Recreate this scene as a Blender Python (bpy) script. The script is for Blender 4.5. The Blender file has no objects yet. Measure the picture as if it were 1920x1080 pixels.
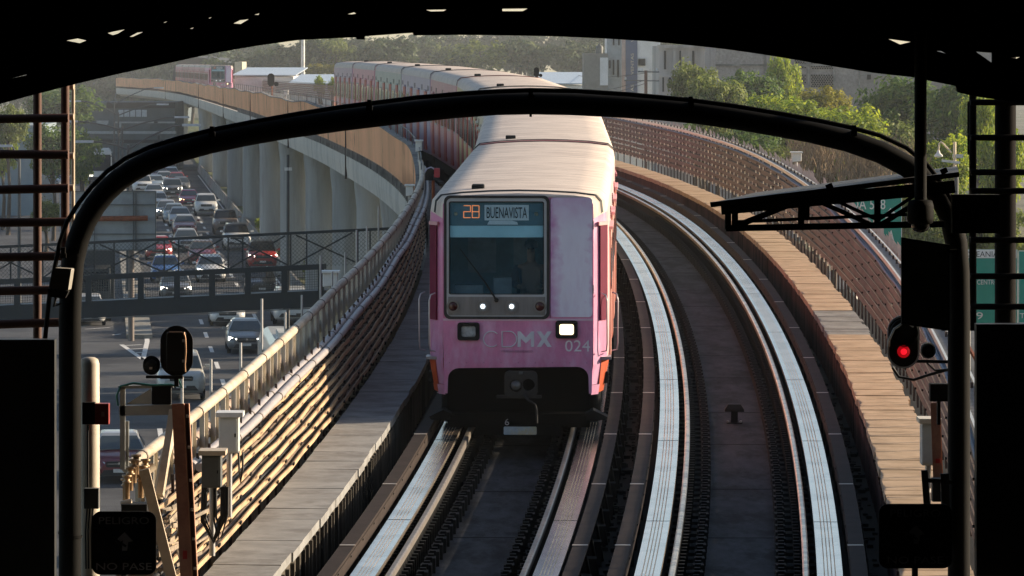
import bpy, bmesh, math, random
from mathutils import Vector, Matrix, Euler
from mathutils.geometry import tessellate_polygon
random.seed(11)
S = bpy.context.scene
COL = S.collection
R = math.radians
F, YH, CZ = 8840.0, 90.0, 13.5          # focal length in photo pixels, horizon row, eye height above the street

# ------------------------------------------------------------------ camera
cd = bpy.data.cameras.new("camera"); cam = bpy.data.objects.new("camera", cd); COL.objects.link(cam)
cam.location = (0, 0, CZ); cam.rotation_euler = (R(90), 0, 0)
cd.sensor_width = 36; cd.lens = F * 36 / 1920; cd.shift_y = -(540 - YH) / 1920
cd.clip_start = 0.5; cd.clip_end = 6000
S.camera = cam
# ------------------------------------------------------------------ light
SUN_AZ, SUN_EL = 72, 17                 # degrees to the right of the view, above the horizon
w = bpy.data.worlds.new("World"); S.world = w; w.use_nodes = True
nt = w.node_tree; bg = nt.nodes["Background"]
sky = nt.nodes.new("ShaderNodeTexSky"); sky.sky_type = 'NISHITA'; sky.sun_disc = False
sky.sun_elevation = R(SUN_EL); sky.sun_rotation = R(SUN_AZ)
sky.air_density = 1.1; sky.dust_density = 4.5; sky.ozone_density = 0.3; sky.altitude = 2200
nt.links.new(sky.outputs[0], bg.inputs[0]); bg.inputs[1].default_value = 0.10
sl = bpy.data.lights.new("sun", 'SUN'); sl.energy = 5.0; sl.angle = R(0.6); sl.color = (1.0, 0.82, 0.61)
sun = bpy.data.objects.new("sun", sl); COL.objects.link(sun)
sd = Vector((math.sin(R(SUN_AZ)) * math.cos(R(SUN_EL)), math.cos(R(SUN_AZ)) * math.cos(R(SUN_EL)), math.sin(R(SUN_EL))))
sun.rotation_euler = sd.to_track_quat('Z', 'Y').to_euler(); sun.location = (60, 40, 80)
S.view_settings.view_transform = 'Standard'; S.view_settings.look = 'None'
S.view_settings.exposure = 0.85; S.view_settings.gamma = 1.0
S.render.engine = 'CYCLES'
S.cycles.max_bounces = 6; S.cycles.volume_bounces = 0; S.cycles.transparent_max_bounces = 12
S.cycles.caustics_reflective = False; S.cycles.caustics_refractive = False
try: S.cycles.use_denoising = True
except Exception: pass

# ------------------------------------------------------------------ materials
MATS = {}
def M(name, col, rough=.7, metal=0.0, var=.18, scale=3.0, bump=0.0, spec=.5, streak=None, dirt=None, coat=0.0):
    """Principled surface with two octaves of noise in its colour; streak=(sx,sy,sz) stretches the noise; dirt=(colour, amount) adds blotches."""
    if name in MATS: return MATS[name]
    m = bpy.data.materials.new(name); m.use_nodes = True; t = m.node_tree; N = t.nodes; L = t.links
    b = N["Principled BSDF"]; b.inputs["Roughness"].default_value = rough; b.inputs["Metallic"].default_value = metal
    b.inputs["Specular IOR Level"].default_value = spec if rough < .74 or spec != .5 else .12; b.inputs["Coat Weight"].default_value = coat
    tc = N.new("ShaderNodeTexCoord"); mp = N.new("ShaderNodeMapping"); L.new(tc.outputs["Object"], mp.inputs[0])
    if streak: mp.inputs["Scale"].default_value = streak
    n1 = N.new("ShaderNodeTexNoise"); n1.inputs["Scale"].default_value = scale; n1.inputs["Detail"].default_value = 6; n1.inputs["Roughness"].default_value = .65
    L.new(mp.outputs[0], n1.inputs["Vector"])
    rp = N.new("ShaderNodeValToRGB"); L.new(n1.outputs["Fac"], rp.inputs[0])
    rp.color_ramp.elements[0].position = .3; rp.color_ramp.elements[1].position = .7
    rp.color_ramp.elements[0].color = [max(0, c * (1 - var)) for c in col] + [1]
    rp.color_ramp.elements[1].color = [min(1, c * (1 + var)) for c in col] + [1]
    out = rp.outputs[0]
    if dirt:
        n2 = N.new("ShaderNodeTexNoise"); n2.inputs["Scale"].default_value = dirt[2] if len(dirt) > 2 else scale * .35; n2.inputs["Detail"].default_value = 8
        n2.inputs["Roughness"].default_value = .7
        L.new(mp.outputs[0], n2.inputs["Vector"])
        r2 = N.new("ShaderNodeValToRGB"); L.new(n2.outputs["Fac"], r2.inputs[0]); lo = dirt[3] if len(dirt) > 3 else .47; r2.color_ramp.elements[0].position = lo; r2.color_ramp.elements[1].position = lo + (.13 if len(dirt) < 4 else .05)
        mu = N.new("ShaderNodeMath"); mu.operation = 'MULTIPLY'; mu.inputs[1].default_value = dirt[1]; L.new(r2.outputs[0], mu.inputs[0])
        mx = N.new("ShaderNodeMix"); mx.data_type = 'RGBA'; L.new(mu.outputs[0], mx.inputs[0]); L.new(out, mx.inputs[6])
        mx.inputs[7].default_value = list(dirt[0]) + [1]; out = mx.outputs[2]
    L.new(out, b.inputs["Base Color"])
    if bump:
        bp = N.new("ShaderNodeBump"); bp.inputs["Strength"].default_value = bump; bp.inputs["Distance"].default_value = .02
        L.new(n1.outputs["Fac"], bp.inputs["Height"]); L.new(bp.outputs[0], b.inputs["Normal"])
    MATS[name] = m; return m
def EM(name, col, strength):
    m = bpy.data.materials.new(name); m.use_nodes = True; b = m.node_tree.nodes["Principled BSDF"]
    b.inputs["Base Color"].default_value = list(col) + [1]; b.inputs["Emission Color"].default_value = list(col) + [1]
    b.inputs["Emission Strength"].default_value = strength; MATS[name] = m; return m
def LEAF(name, c0, c1, trans=.45):
    m = bpy.data.materials.new(name); m.use_nodes = True; t = m.node_tree; N = t.nodes; L = t.links; b = N["Principled BSDF"]
    b.inputs["Roughness"].default_value = .6; b.inputs["Specular IOR Level"].default_value = .25
    g = N.new("ShaderNodeNewGeometry"); rp = N.new("ShaderNodeValToRGB"); L.new(g.outputs["Random Per Island"], rp.inputs[0])
    rp.color_ramp.elements[0].color = list(c0) + [1]; rp.color_ramp.elements[1].color = list(c1) + [1]
    L.new(rp.outputs[0], b.inputs["Base Color"]); tr = N.new("ShaderNodeBsdfTranslucent"); L.new(rp.outputs[0], tr.inputs[0])
    mx = N.new("ShaderNodeMixShader"); mx.inputs[0].default_value = trans; L.new(b.outputs[0], mx.inputs[1]); L.new(tr.outputs[0], mx.inputs[2])
    L.new(mx.outputs[0], N["Material Output"].inputs[0]); MATS[name] = m; return m

# ------------------------------------------------------------------ mesh builder
class MB:
    def __init__(s): s.v = []; s.f = []; s.sm = []
    def add(s, vs, fs, smooth=False):
        o = len(s.v); s.v += [tuple(p) for p in vs]; s.f += [tuple(i + o for i in f) for f in fs]; s.sm += [smooth] * len(fs); return s
    def hexa(s, p):          # 8 corners: bottom 4 counterclockwise, top 4
        return s.add(p, [(0, 3, 2, 1), (4, 5, 6, 7), (0, 1, 5, 4), (1, 2, 6, 5), (2, 3, 7, 6), (3, 0, 4, 7)])
    def box(s, x0, x1, y0, y1, z0, z1):
        return s.hexa([(x0, y0, z0), (x1, y0, z0), (x1, y1, z0), (x0, y1, z0), (x0, y0, z1), (x1, y0, z1), (x1, y1, z1), (x0, y1, z1)])
    def bar(s, a, b, wd, ht, up=(0, 0, 1)):   # rectangular bar from a to b
        a = Vector(a); b = Vector(b); t = (b - a).normalized(); u = Vector(up)
        if abs(t.dot(u)) > .98: u = Vector((0, 1, 0))
        sx = t.cross(u).normalized() * wd / 2; uz = sx.cross(t).normalized() * ht / 2
        return s.hexa([a - sx - uz, a + sx - uz, b + sx - uz, b - sx - uz, a - sx + uz, a + sx + uz, b + sx + uz, b - sx + uz])
    def tube(s, pts, r, n=10, caps=True, smooth=True):
        pts = [Vector(p) for p in pts]; m = len(pts); rings = []; rr = r if isinstance(r, (list, tuple)) else [r] * m; pu = None
        for i, p in enumerate(pts):
            t = (pts[min(i + 1, m - 1)] - pts[max(i - 1, 0)]).normalized()
            if pu is None:
                pu = Vector((0, 0, 1)) if abs(t.z) < .9 else Vector((0, 1, 0))
            a = t.cross(pu).normalized(); b = a.cross(t).normalized(); pu = b
            rings.append([p + (a * math.cos(k * 2 * math.pi / n) + b * math.sin(k * 2 * math.pi / n)) * rr[i] for k in range(n)])
        vs = [q for ring in rings for q in ring]; fs = []
        for i in range(m - 1):
            for k in range(n):
                k2 = (k + 1) % n; fs.append((i * n + k, i * n + k2, (i + 1) * n + k2, (i + 1) * n + k))
        s.add(vs, fs, smooth)
        if caps: s.add(rings[0], [tuple(range(n - 1, -1, -1))]); s.add(rings[-1], [tuple(range(n))])
        return s
    def cyl(s, a, b, r, n=16): return s.tube([a, b], r, n)
    def lathe(s, prof, c, n=20, axis='z'):
        vs = []; fs = []
        for (r, h) in prof:
            for k in range(n):
                a = 2 * math.pi * k / n
                p = (r * math.cos(a), r * math.sin(a), h) if axis == 'z' else (r * math.cos(a), h, r * math.sin(a))
                vs.append((c[0] + p[0], c[1] + p[1], c[2] + p[2]))
        for i in range(len(prof) - 1):
            for k in range(n):
                k2 = (k + 1) % n; fs.append((i * n + k, i * n + k2, (i + 1) * n + k2, (i + 1) * n + k))
        return s.add(vs, fs, True)
    def loft(s, rings, caps=True, smooth=False, closed=True):
        n = len(rings[0]); vs = [q for r in rings for q in r]; fs = []
        for i in range(len(rings) - 1):
            for k in range(n if closed else n - 1):
                k2 = (k + 1) % n; fs.append((i * n + k, i * n + k2, (i + 1) * n + k2, (i + 1) * n + k))
        s.add(vs, fs, smooth)
        if caps and closed: s.add(rings[0], [tuple(range(n - 1, -1, -1))]); s.add(rings[-1], [tuple(range(n))])
        return s
    def plate(s, loops, y0, y1, f=None):      # extruded polygon (x,z) with holes, from y0 to y1
        f = f or (lambda x, y, z: (x, y, z)); flat = [p for l in loops for p in l]
        tri = tessellate_polygon([[Vector((p[0], p[1], 0)) for p in l] for l in loops]); n = len(flat)
        vs = [f(p[0], y0, p[1]) for p in flat] + [f(p[0], y1, p[1]) for p in flat]
        fs = [tuple(t) for t in tri] + [tuple(i + n for i in reversed(t)) for t in tri]; o = 0
        for l in loops:
            m = len(l)
            for k in range(m): k2 = (k + 1) % m; fs.append((o + k, o + k2, o + k2 + n, o + k + n))
            o += m
        return s.add(vs, fs)
    def build(s, name, mat, parent=None, loc=(0, 0, 0), bevel=0, norm=True):
        me = bpy.data.meshes.new(name); me.from_pydata(s.v, [], s.f); me.polygons.foreach_set("use_smooth", s.sm)
        if norm and len(s.f) < 60000:
            bm = bmesh.new(); bm.from_mesh(me); bmesh.ops.recalc_face_normals(bm, faces=bm.faces); bm.to_mesh(me); bm.free()
        me.materials.append(mat); me.update()
        o = bpy.data.objects.new(name, me); COL.objects.link(o); o.location = loc
        if parent: o.parent = parent
        if bevel:
            b = o.modifiers.new("bevel", 'BEVEL'); b.width = bevel; b.segments = 2; b.limit_method = 'ANGLE'
        return o
def tag(o, label, cat, group=None):
    o["label"] = label; o["category"] = cat
    if group: o["group"] = group
    return o
def thing(name, label, cat, loc=(0, 0, 0), rz=0, group=None):
    o = bpy.data.objects.new(name, None); COL.objects.link(o); o.location = loc; o.rotation_euler = (0, 0, rz); o.empty_display_size = .2
    return tag(o, label, cat, group)
def struct(o, kind="structure"): o["kind"] = kind; return o

def copy_tree(o, label=None, group=None, parent=None):
    c = o.copy(); COL.objects.link(c); c.parent = parent
    if label: c["label"] = label
    if group: c["group"] = group
    for ch in list(o.children): copy_tree(ch, parent=c)
    return c
def W(px, py, d): return Vector(((px - 960) * d / F, d, CZ - (py - YH) * d / F))
def pbox(mb, x0, y0, x1, y1, d, dep):
    a = W(x0, y1, d); b = W(x1, y0, d); return mb.box(a.x, b.x, d, d + dep, a.z, b.z)
def rrect(x0, x1, z0, z1, r, n=5):
    out = []
    for (cx, cz, a0) in ((x1 - r, z1 - r, 0), (x0 + r, z1 - r, 90), (x0 + r, z0 + r, 180), (x1 - r, z0 + r, 270)):
        for k in range(n + 1):
            a = R(a0 + 90 * k / n); out.append((cx + r * math.cos(a), cz + r * math.sin(a)))
    return out
def circ(cx, cz, r, n=20): return [(cx + r * math.cos(2 * math.pi * k / n), cz + r * math.sin(2 * math.pi * k / n)) for k in range(n)]
def text_obj(body, name, mat, parent, width, height, loc, rot=(R(90), 0, 0), ext=.004, bold=0.0):
    """Flat lettering width x height metres, centred on loc, standing in the xz plane and facing -y."""
    cu = bpy.data.curves.new(name, 'FONT'); cu.body = body; cu.align_x = 'CENTER'; cu.align_y = 'CENTER'; cu.extrude = 0.01; cu.offset = bold
    cu.resolution_u = 3
    t = bpy.data.objects.new("tmp", cu); COL.objects.link(t); dg = bpy.context.evaluated_depsgraph_get(); dg.update()
    me = bpy.data.meshes.new_from_object(t.evaluated_get(dg)); bpy.data.objects.remove(t)
    xs = [v.co.x for v in me.vertices]; ys = [v.co.y for v in me.vertices]; cx = (min(xs) + max(xs)) / 2; cy = (min(ys) + max(ys)) / 2
    sx = width / (max(xs) - min(xs)); sy = height / (max(ys) - min(ys))
    for v in me.vertices: v.co = ((v.co.x - cx) * sx, (v.co.y - cy) * sy, v.co.z * ext / .01)
    me.materials.clear(); me.materials.append(mat); me.name = name
    o = bpy.data.objects.new(name, me); COL.objects.link(o); o.location = loc; o.rotation_euler = rot
    if parent: o.parent = parent
    return o

# ------------------------------------------------------------------ palette
black = M("black_steel", (.008, .008, .008), .7, var=.3, spec=.2)
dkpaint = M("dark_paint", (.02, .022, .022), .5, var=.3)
rust = M("rusty_steel", (.23, .075, .035), .75, var=.35, scale=6, bump=.2)
beige = M("beige_paint", (.55, .46, .34), .6, var=.12, dirt=((.25, .17, .1), .5))
galv = M("galvanised_steel", (.42, .42, .42), .45, metal=.5, var=.15)
lgrey = M("light_grey_paint", (.55, .57, .55), .5, var=.08, dirt=((.3, .28, .24), .4))
dgrey = M("dark_grey_paint", (.09, .10, .10), .55, var=.2)
white = M("white_paint", (.75, .74, .70), .5, var=.06, dirt=((.4, .36, .3), .5))
conc = M("concrete", (.26, .25, .23), .9, var=.22, scale=1.2, bump=.25, dirt=((.09, .085, .08), .7, .5))
concd = M("dark_stained_concrete", (.026, .025, .023), .9, var=.35, scale=1.5, bump=.3, streak=(1, .25, 1), dirt=((.02, .02, .02), .7, .7))
concw = M("grey_walkway_concrete", (.29, .29, .28), .9, var=.18, scale=2.5, bump=.25, dirt=((.16, .15, .14), .6, 1.2))
tan = M("tan_walkway_concrete", (.52, .385, .265), .9, var=.16, scale=2.5, bump=.25, dirt=((.36, .26, .17), .6, 1.2))
orangep = M("orange_parapet_paint", (.80, .40, .21), .85, var=.16, scale=.6, streak=(1, .5, .25), dirt=((.06, .035, .022), .9, 1.25, .585))
asphalt = M("asphalt", (.10, .102, .105), .8, var=.22, scale=.35, bump=.15, dirt=((.035, .035, .04), .7, .12))
roadw = M("road_marking_white", (.72, .71, .68), .7, var=.15, scale=6)
# ------------------------------------------------------------------ the line of the track (d = metres ahead of the camera)
TH = [(0, .11), (30, .085), (45, .0675), (51, .06), (95, 0), (107, -.017), (119, -.031), (130, -.045), (140, -.06), (160, -.08), (175, -.085), (300, -.085), (430, -.086), (490, -.09), (600, -.125), (800, -.17)]
HH = [(0, 6.9), (45, 5.9), (95, 4.79), (107, 4.54), (120, 4.33), (137, 4.2), (170, 4.05), (200, 4.0), (300, 4.3), (490, 5.2), (600, 5.5), (800, 6.4)]
def lerp(T, d):
    for (a, va), (b, vb) in zip(T, T[1:]):
        if d <= b: return va + (vb - va) * (d - a) / (b - a)
    return T[-1][1]
XL = {}
def _integ():
    x = .66; d = 95.0
    XL[95.0] = x
    while d < 790: x += lerp(TH, d + .25) * .5; d += .5; XL[d] = x
    x = .66; d = 95.0
    while d > 2: x -= lerp(TH, d - .25) * .5; d -= .5; XL[d] = x
_integ()
def xl(d):
    k = math.floor(d * 2) / 2; k = max(2.5, min(789, k)); f = (d - k) / .5; return XL[k] * (1 - f) + XL[k + .5] * f
def hs(d): return sum(lerp(HH, max(0, d + o)) for o in (-6, -3, 0, 3, 6)) / 5
def tp(d): return xl(d), CZ - hs(d), lerp(TH, d)
def P(w_, dz, d):
    x, z, t = tp(d); return Vector((x + w_ * math.cos(t), d - w_ * math.sin(t), z + dz))
def samples(a, b):
    out = [a]; d = a
    while d < b:
        d += 1.5 if d < 130 else 3 if d < 220 else 8; out.append(min(d, b))
    return out
def sweep(mb, prof, a, b, w0=0, caps=True, smooth=False):
    return mb.loft([[P(w0 + p[0], p[1], d) for p in prof] for d in samples(a, b)], caps, smooth)
def rect(w0, w1, z0, z1): return [(w0, z0), (w1, z0), (w1, z1), (w0, z1)]
TR = 3.1
D0, D1 = 40, 705

# ------------------------------------------------------------------ viaduct
soot_joint = M('joint_soot', (.05, .035, .03), .9)
via = thing("viaduct", "long curving concrete railway viaduct with orange parapet on round columns", "viaduct", (0, 90, 0))
def vpart(mb, name, mat, par=via):
    o = mb.build(name, mat); o.parent = par
    top = par
    o.matrix_parent_inverse = Matrix.Translation(-Vector(top.location)) if par.type == 'EMPTY' else Matrix()
    return o
m = MB(); sweep(m, rect(-2.62, TR + 2.9, -.75, -.42), 100, D1); sweep(m, rect(-3.35, TR + 3.35, -.75, -.42), D0, 99.9); vpart(m, "deck", concd)
m = MB(); sweep(m, [(-2.69, -.02), (-2.69, -.42), (-2.64, -.85), (-1.8, -1.25), (TR + 1.9, -1.25), (TR + 2.88, -.85), (TR + 2.95, -.42), (TR + 2.95, .05), (TR + 2.9, -.76), (-2.5, -.76), (-2.5, -.02)], 100, D1)
vpart(m, "girder", M("girder_concrete", (.56, .53, .47), .9, var=.15, scale=.8, bump=.2, streak=(1, .5, .4), dirt=((.34, .33, .30), .7, .8)))
wob = lambda d: .05 * math.sin(d * .21) + .04 * math.sin(d * .093 + 1)
m = MB(); m.loft([[P(a, b + (wob(d) if b > 1 else wob(d) * .4), d) for a, b in [(-2.68, .24), (-2.60, .24), (-2.60, 1.5), (-2.71, 1.5)]] for d in samples(104, D1)]); vpart(m, "parapet", orangep)
m = MB(); m.loft([[P(a, b + wob(d), d) for a, b in rect(-2.75, -2.55, 1.503, 1.55)] for d in samples(104, D1)]); vpart(m, "parapet_coping", conc)
m = MB(); d = 110.0
while d < 420: a = P(-2.62, 1.5, d); m.tube([a, a + Vector((0, 0, .42))], .014, 4, False); d += 4.8
sweep(m, rect(-2.63, -2.61, 1.87, 1.895), 108, 420); vpart(m, "parapet_wire_rail", dgrey)
for d in (178, 236, 300, 372, 470, 585): a = P(-2.73, -.9, d); m = MB(); m.box(a.x - .02, a.x + .05, d - .12, d + .12, a.z, a.z + 2.4); vpart(m, "expansion_joint", soot_joint)
m = MB()
d = 112.0
while d < 330:      # the row of short stubs under the parapet
    a = P(-2.70, 0, d); m.box(a.x - .04, a.x + .03, d - .3, d + .3, a.z - .02, a.z + .27); d += 1.15
vpart(m, "parapet_stubs", conc)["kind"] = "stuff"
dirtm = M("black_soot_streak", (.045, .03, .022), .95, var=.3)
for pd in (128, 150, 172, 190, 211, 240, 276, 314, 354, 400, 455, 510, 580):
    for side, ww in ((0, -.9), (1, TR + .9)):
        c = P(ww, -1.85, pd); m = MB(); rr = .78
        m.lathe([(rr, 0), (rr, c.z - .55), (rr * 1.12, c.z + .3), (rr * 1.12, c.z + .6)], (c.x, c.y, 0), 22)
        vpart(m, "column", M("column_concrete", (.35, .355, .345), .9, var=.16, scale=1.2, bump=.15, streak=(1, 1, .10), dirt=((.26, .255, .24), .7, 1.6)))
    a = P(-.9, -1.5, pd); b = P(TR + .9, -1.5, pd); m = MB(); m.bar(a, b, 1.2, .7); vpart(m, "cap_beam", conc)

# ------------------------------------------------------------------ tracks
steel = M("polished_running_steel", (.96, .84, .71), .25, metal=1.0, var=.04, scale=2, dirt=((.62, .53, .45), .5, .9))
rails = M("dull_rail_steel", (.80, .66, .48), .34, metal=.7, var=.25, scale=8, dirt=((.16, .12, .09), .5, 3))
gbar = M("brown_guide_bar", (.036, .027, .023), .8, var=.25, scale=3)
soot = M("sooty_fastenings", (.008, .008, .0075), .8, var=.4)
blockm = M("sooty_sleeper_blocks", (.022, .021, .019), .9, var=.3)
padprof = lambda c: [(c - .14, -.06), (c + .14, -.06), (c + .14, 0), (c + .066, 0), (c + .06, -.02), (c + .054, 0), (c + .026, 0), (c + .02, -.02), (c + .014, 0), (c - .014, 0), (c - .02, -.02), (c - .026, 0), (c - .054, 0), (c - .06, -.02), (c - .066, 0), (c - .14, 0)]
def make_track(w0, label, a, b):
    t = thing("railway_track", label, "track", (0, 60, 0), group="rubber tyred metro tracks")
    def part(mb, n, mt): return vpart(mb, n, mt, t)
    m = MB(); sweep(m, rect(-.47, .47, -.415, -.34), a, b, w0); part(m, "track_bed", M("dark_bed_concrete", (.042, .043, .046), .85, var=.45, scale=3, bump=.5, spec=.1, streak=(1.6, .5, 1), dirt=((.010, .010, .010), .85, 1.3)))
    for c in (-.9965, .9965):
        m = MB(); sweep(m, padprof(c), a, b, w0); part(m, "running_rail", steel)
        m = MB(); sweep(m, rect(c - .03, c + .03, -.30, -.063), a, b, w0); sweep(m, rect(c - .13, c + .13, -.335, -.303), a, b, w0); part(m, "rail_web", soot)
    for c in (-.735, .735):
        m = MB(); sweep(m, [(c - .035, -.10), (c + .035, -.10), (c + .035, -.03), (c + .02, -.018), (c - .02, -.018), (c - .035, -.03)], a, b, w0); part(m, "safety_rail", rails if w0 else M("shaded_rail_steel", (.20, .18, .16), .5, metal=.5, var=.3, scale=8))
        m = MB(); sweep(m, rect(c - .015, c + .015, -.33, -.103), a, b, w0); part(m, "safety_rail_web", soot)
    for c in (-1.31, 1.31):
        s_ = 1 if c > 0 else -1
        m = MB(); sweep(m, rect(c - .085, c + .085, .10, .13), a, b, w0); sweep(m, rect(c - s_ * .08 - .012, c - s_ * .08 + .012, -.04, .097), a, b, w0); part(m, "guide_bar", gbar)
    m = MB(); n = MB(); q = MB(); jn = MB(); d = a + .5
    while d < min(b, 190):
        for c in (-.8, .8):
            for u in (-.14, .14):
                if d < 125:
                    for k in (-.25, -.11, .1): p = P(w0 + c + (k if c > 0 else -k) * 1.3, 0, d + u); m.box(p.x - .035, p.x + .035, d + u - .045, d + u + .045, p.z - .34, p.z - .15 - .04 * (k > 0))
            p = P(w0 + c, 0, d); n.box(p.x - .36, p.x + .36, d - .17, d + .17, p.z - .415, p.z - .335)
            p = P(w0 + (.47 if c > 0 else -.47), 0, d); n.box(p.x - .06, p.x + .06, d - .14, d + .14, p.z - .415, p.z - .17)
        d += .6
    d = a + .4
    while d < 200:
        for s_ in (-1, 1):
            p = P(w0 + s_ * 1.36, 0, d); q.box(p.x - .10, p.x + .10, d - .14, d + .14, p.z - .415, p.z - .12)
            q.bar(P(w0 + s_ * 1.22, .09, d), P(w0 + s_ * 1.34, -.2, d), .05, .03); q.bar(P(w0 + s_ * 1.40, .10, d), P(w0 + s_ * 1.46, -.41, d + .5), .03, .03)
        d += 1.5
    d = a + 1
    while d < 150:
        for s_ in (-1, 1):
            p = P(w0 + s_ * 1.31, .131, d); jn.box(p.x - .088, p.x + .088, d - .05, d + .05, p.z, p.z + .006)
        d += 6
    part(m, "rail_clips", soot)["kind"] = "stuff"; part(n, "sleeper_blocks", blockm)["kind"] = "stuff"; part(q, "guide_bar_brackets", blockm)["kind"] = "stuff"
    pj = MB(); d = a + 7.3
    while d < 150:
        for c in (-.9965, .9965): pj.bar(P(w0 + c - .139, .0015, d), P(w0 + c + .139, .0015, d), .007, .003)
        d += 9.1
    part(pj, "running_rail_joints", soot)["kind"] = "stuff"
    part(jn, "guide_bar_joints", M("joint_plate_metal", (.42, .36, .30), .5, metal=.4))["kind"] = "stuff"
    return t
make_track(0, "dark sleepered track running under the pink train, two bright running rails and brown guide bars", D0, D1)
make_track(TR, "empty track with gleaming white running rails curving past the right of the train", D0, D1)
# cracks across the bed, clutter between the tracks
m = MB(); d = 47.0
while d < 130:
    for c in (0, TR):
        dd = d + random.uniform(-.6, .6); a = P(c - .46, -.338, dd); b = P(c + .46, -.338, dd + .03); m.bar(a, b, .03, .004)
    d += 5.2
o = m.build("bed_joints", soot); o["kind"] = "structure"
m = MB()
for k in range(420):
    d = random.uniform(45, 110); ww = TR / 2 + random.uniform(-.2, .2); p = P(ww, -.415, d); r = random.uniform(.02, .06)
    m.box(p.x - r, p.x + r, d - r * 1.5, d + r * 1.5, p.z, p.z + r)
for k in range(260):
    d = random.uniform(45, 110); p = P(TR + random.uniform(1.45, 1.68), -.415, d); r = random.uniform(.02, .05)
    m.box(p.x - r, p.x + r, d - r * 1.5, d + r * 1.5, p.z, p.z + r)
o = m.build("track_debris", concd); o["kind"] = "stuff"

# bollard-like fixture between the right-hand rails
p = P(TR - .02, -.34, 71.2)
t = thing("track_fixture", "small black mushroom shaped fixture standing on the bed of the empty right track", "track fixture", p); t.scale = (.8, .8, .85)
m = MB(); m.box(-.15, .15, -.1, .1, 0, .02); m.box(-.065, .065, -.06, .06, .02, .21); m.build("stem", black, t, bevel=.008)
m = MB(); m.loft([[(x * .18, y * .13, .21) for x, y in ((-1, -1), (1, -1), (1, 1), (-1, 1))], [(x * .18, y * .13, .25) for x, y in ((-1, -1), (1, -1), (1, 1), (-1, 1))], [(x * .12, y * .09, .34) for x, y in ((-1, -1), (1, -1), (1, 1), (-1, 1))]])
m.build("cap", black, t, bevel=.008)
m = MB()
for x in (-.12, .12): m.cyl((x, -.07, .02), (x, -.07, .05), .02, 8)
m.build("bolt_heads", M("bare_metal", (.5, .5, .48), .4, metal=.6), t)

# ------------------------------------------------------------------ walkways
def walkway(name, w0, w1, mat, facem, a, b, special=None):
    m = MB(); sp = MB(); d = a
    while d < b:
        ln = (random.uniform(.44, .58) if w0 > 0 else random.uniform(.9, 1.1)) if d < 180 else 3.0
        g = .028 if w0 > 0 else .02 if d < 180 else .0
        jk = 1 if w0 > 0 else .45; j0 = jk * random.uniform(-.012, .012); j1 = jk * random.uniform(-.03, .03); sk = random.uniform(-.025, .025); dz = jk * random.uniform(-.006, .006)
        q = [P(w0 + j0, .2 + dz, d + g / 2 + sk), P(w1 + j1, .2 + dz, d + g / 2 - sk), P(w1 + j1, .2 + dz, d + ln - g / 2 - sk), P(w0 + j0, .2 + dz, d + ln - g / 2 + sk)]
        (sp if special and special[0] < d < special[1] else m).hexa(q + [v + Vector((0, 0, .1)) for v in q]); d += ln
    o = m.build(name, mat); o["kind"] = "structure"
    if special: o2 = sp.build("walkway_repair", concw); o2["kind"] = "structure"
    f = MB(); inner = w0 if abs(w0 - TR / 2) < abs(w1 - TR / 2) else w1; s_ = 1 if inner > 0 else -1
    sweep(f, rect(inner + s_ * .03, inner + s_ * .13, -.41, .19), a, b)
    d = a
    while d < 130: p = P(inner + s_ * .015, 0, d); f.box(p.x - .02, p.x + .02, d - .05, d + .05, p.z - .41, p.z + .17); d += random.uniform(.3, .6)
    o = f.build("walkway_side", facem); o["kind"] = "structure"
walkway("walkway", -2.46, -1.72, concw, M("walkway_side_grey", (.12, .105, .085), .95, var=.35, scale=2.5, streak=(1, 3, .15), dirt=((.03, .028, .025), .8, 2)), D0, 320)
walkway("walkway", TR + 1.72, TR + 2.46, tan, M("walkway_side_brown", (.10, .055, .048), .95, var=.35, scale=2.5, streak=(1, 3, .15), dirt=((.03, .022, .02), .8, 2)), D0, 320, special=(79.5, 84.5))

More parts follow.
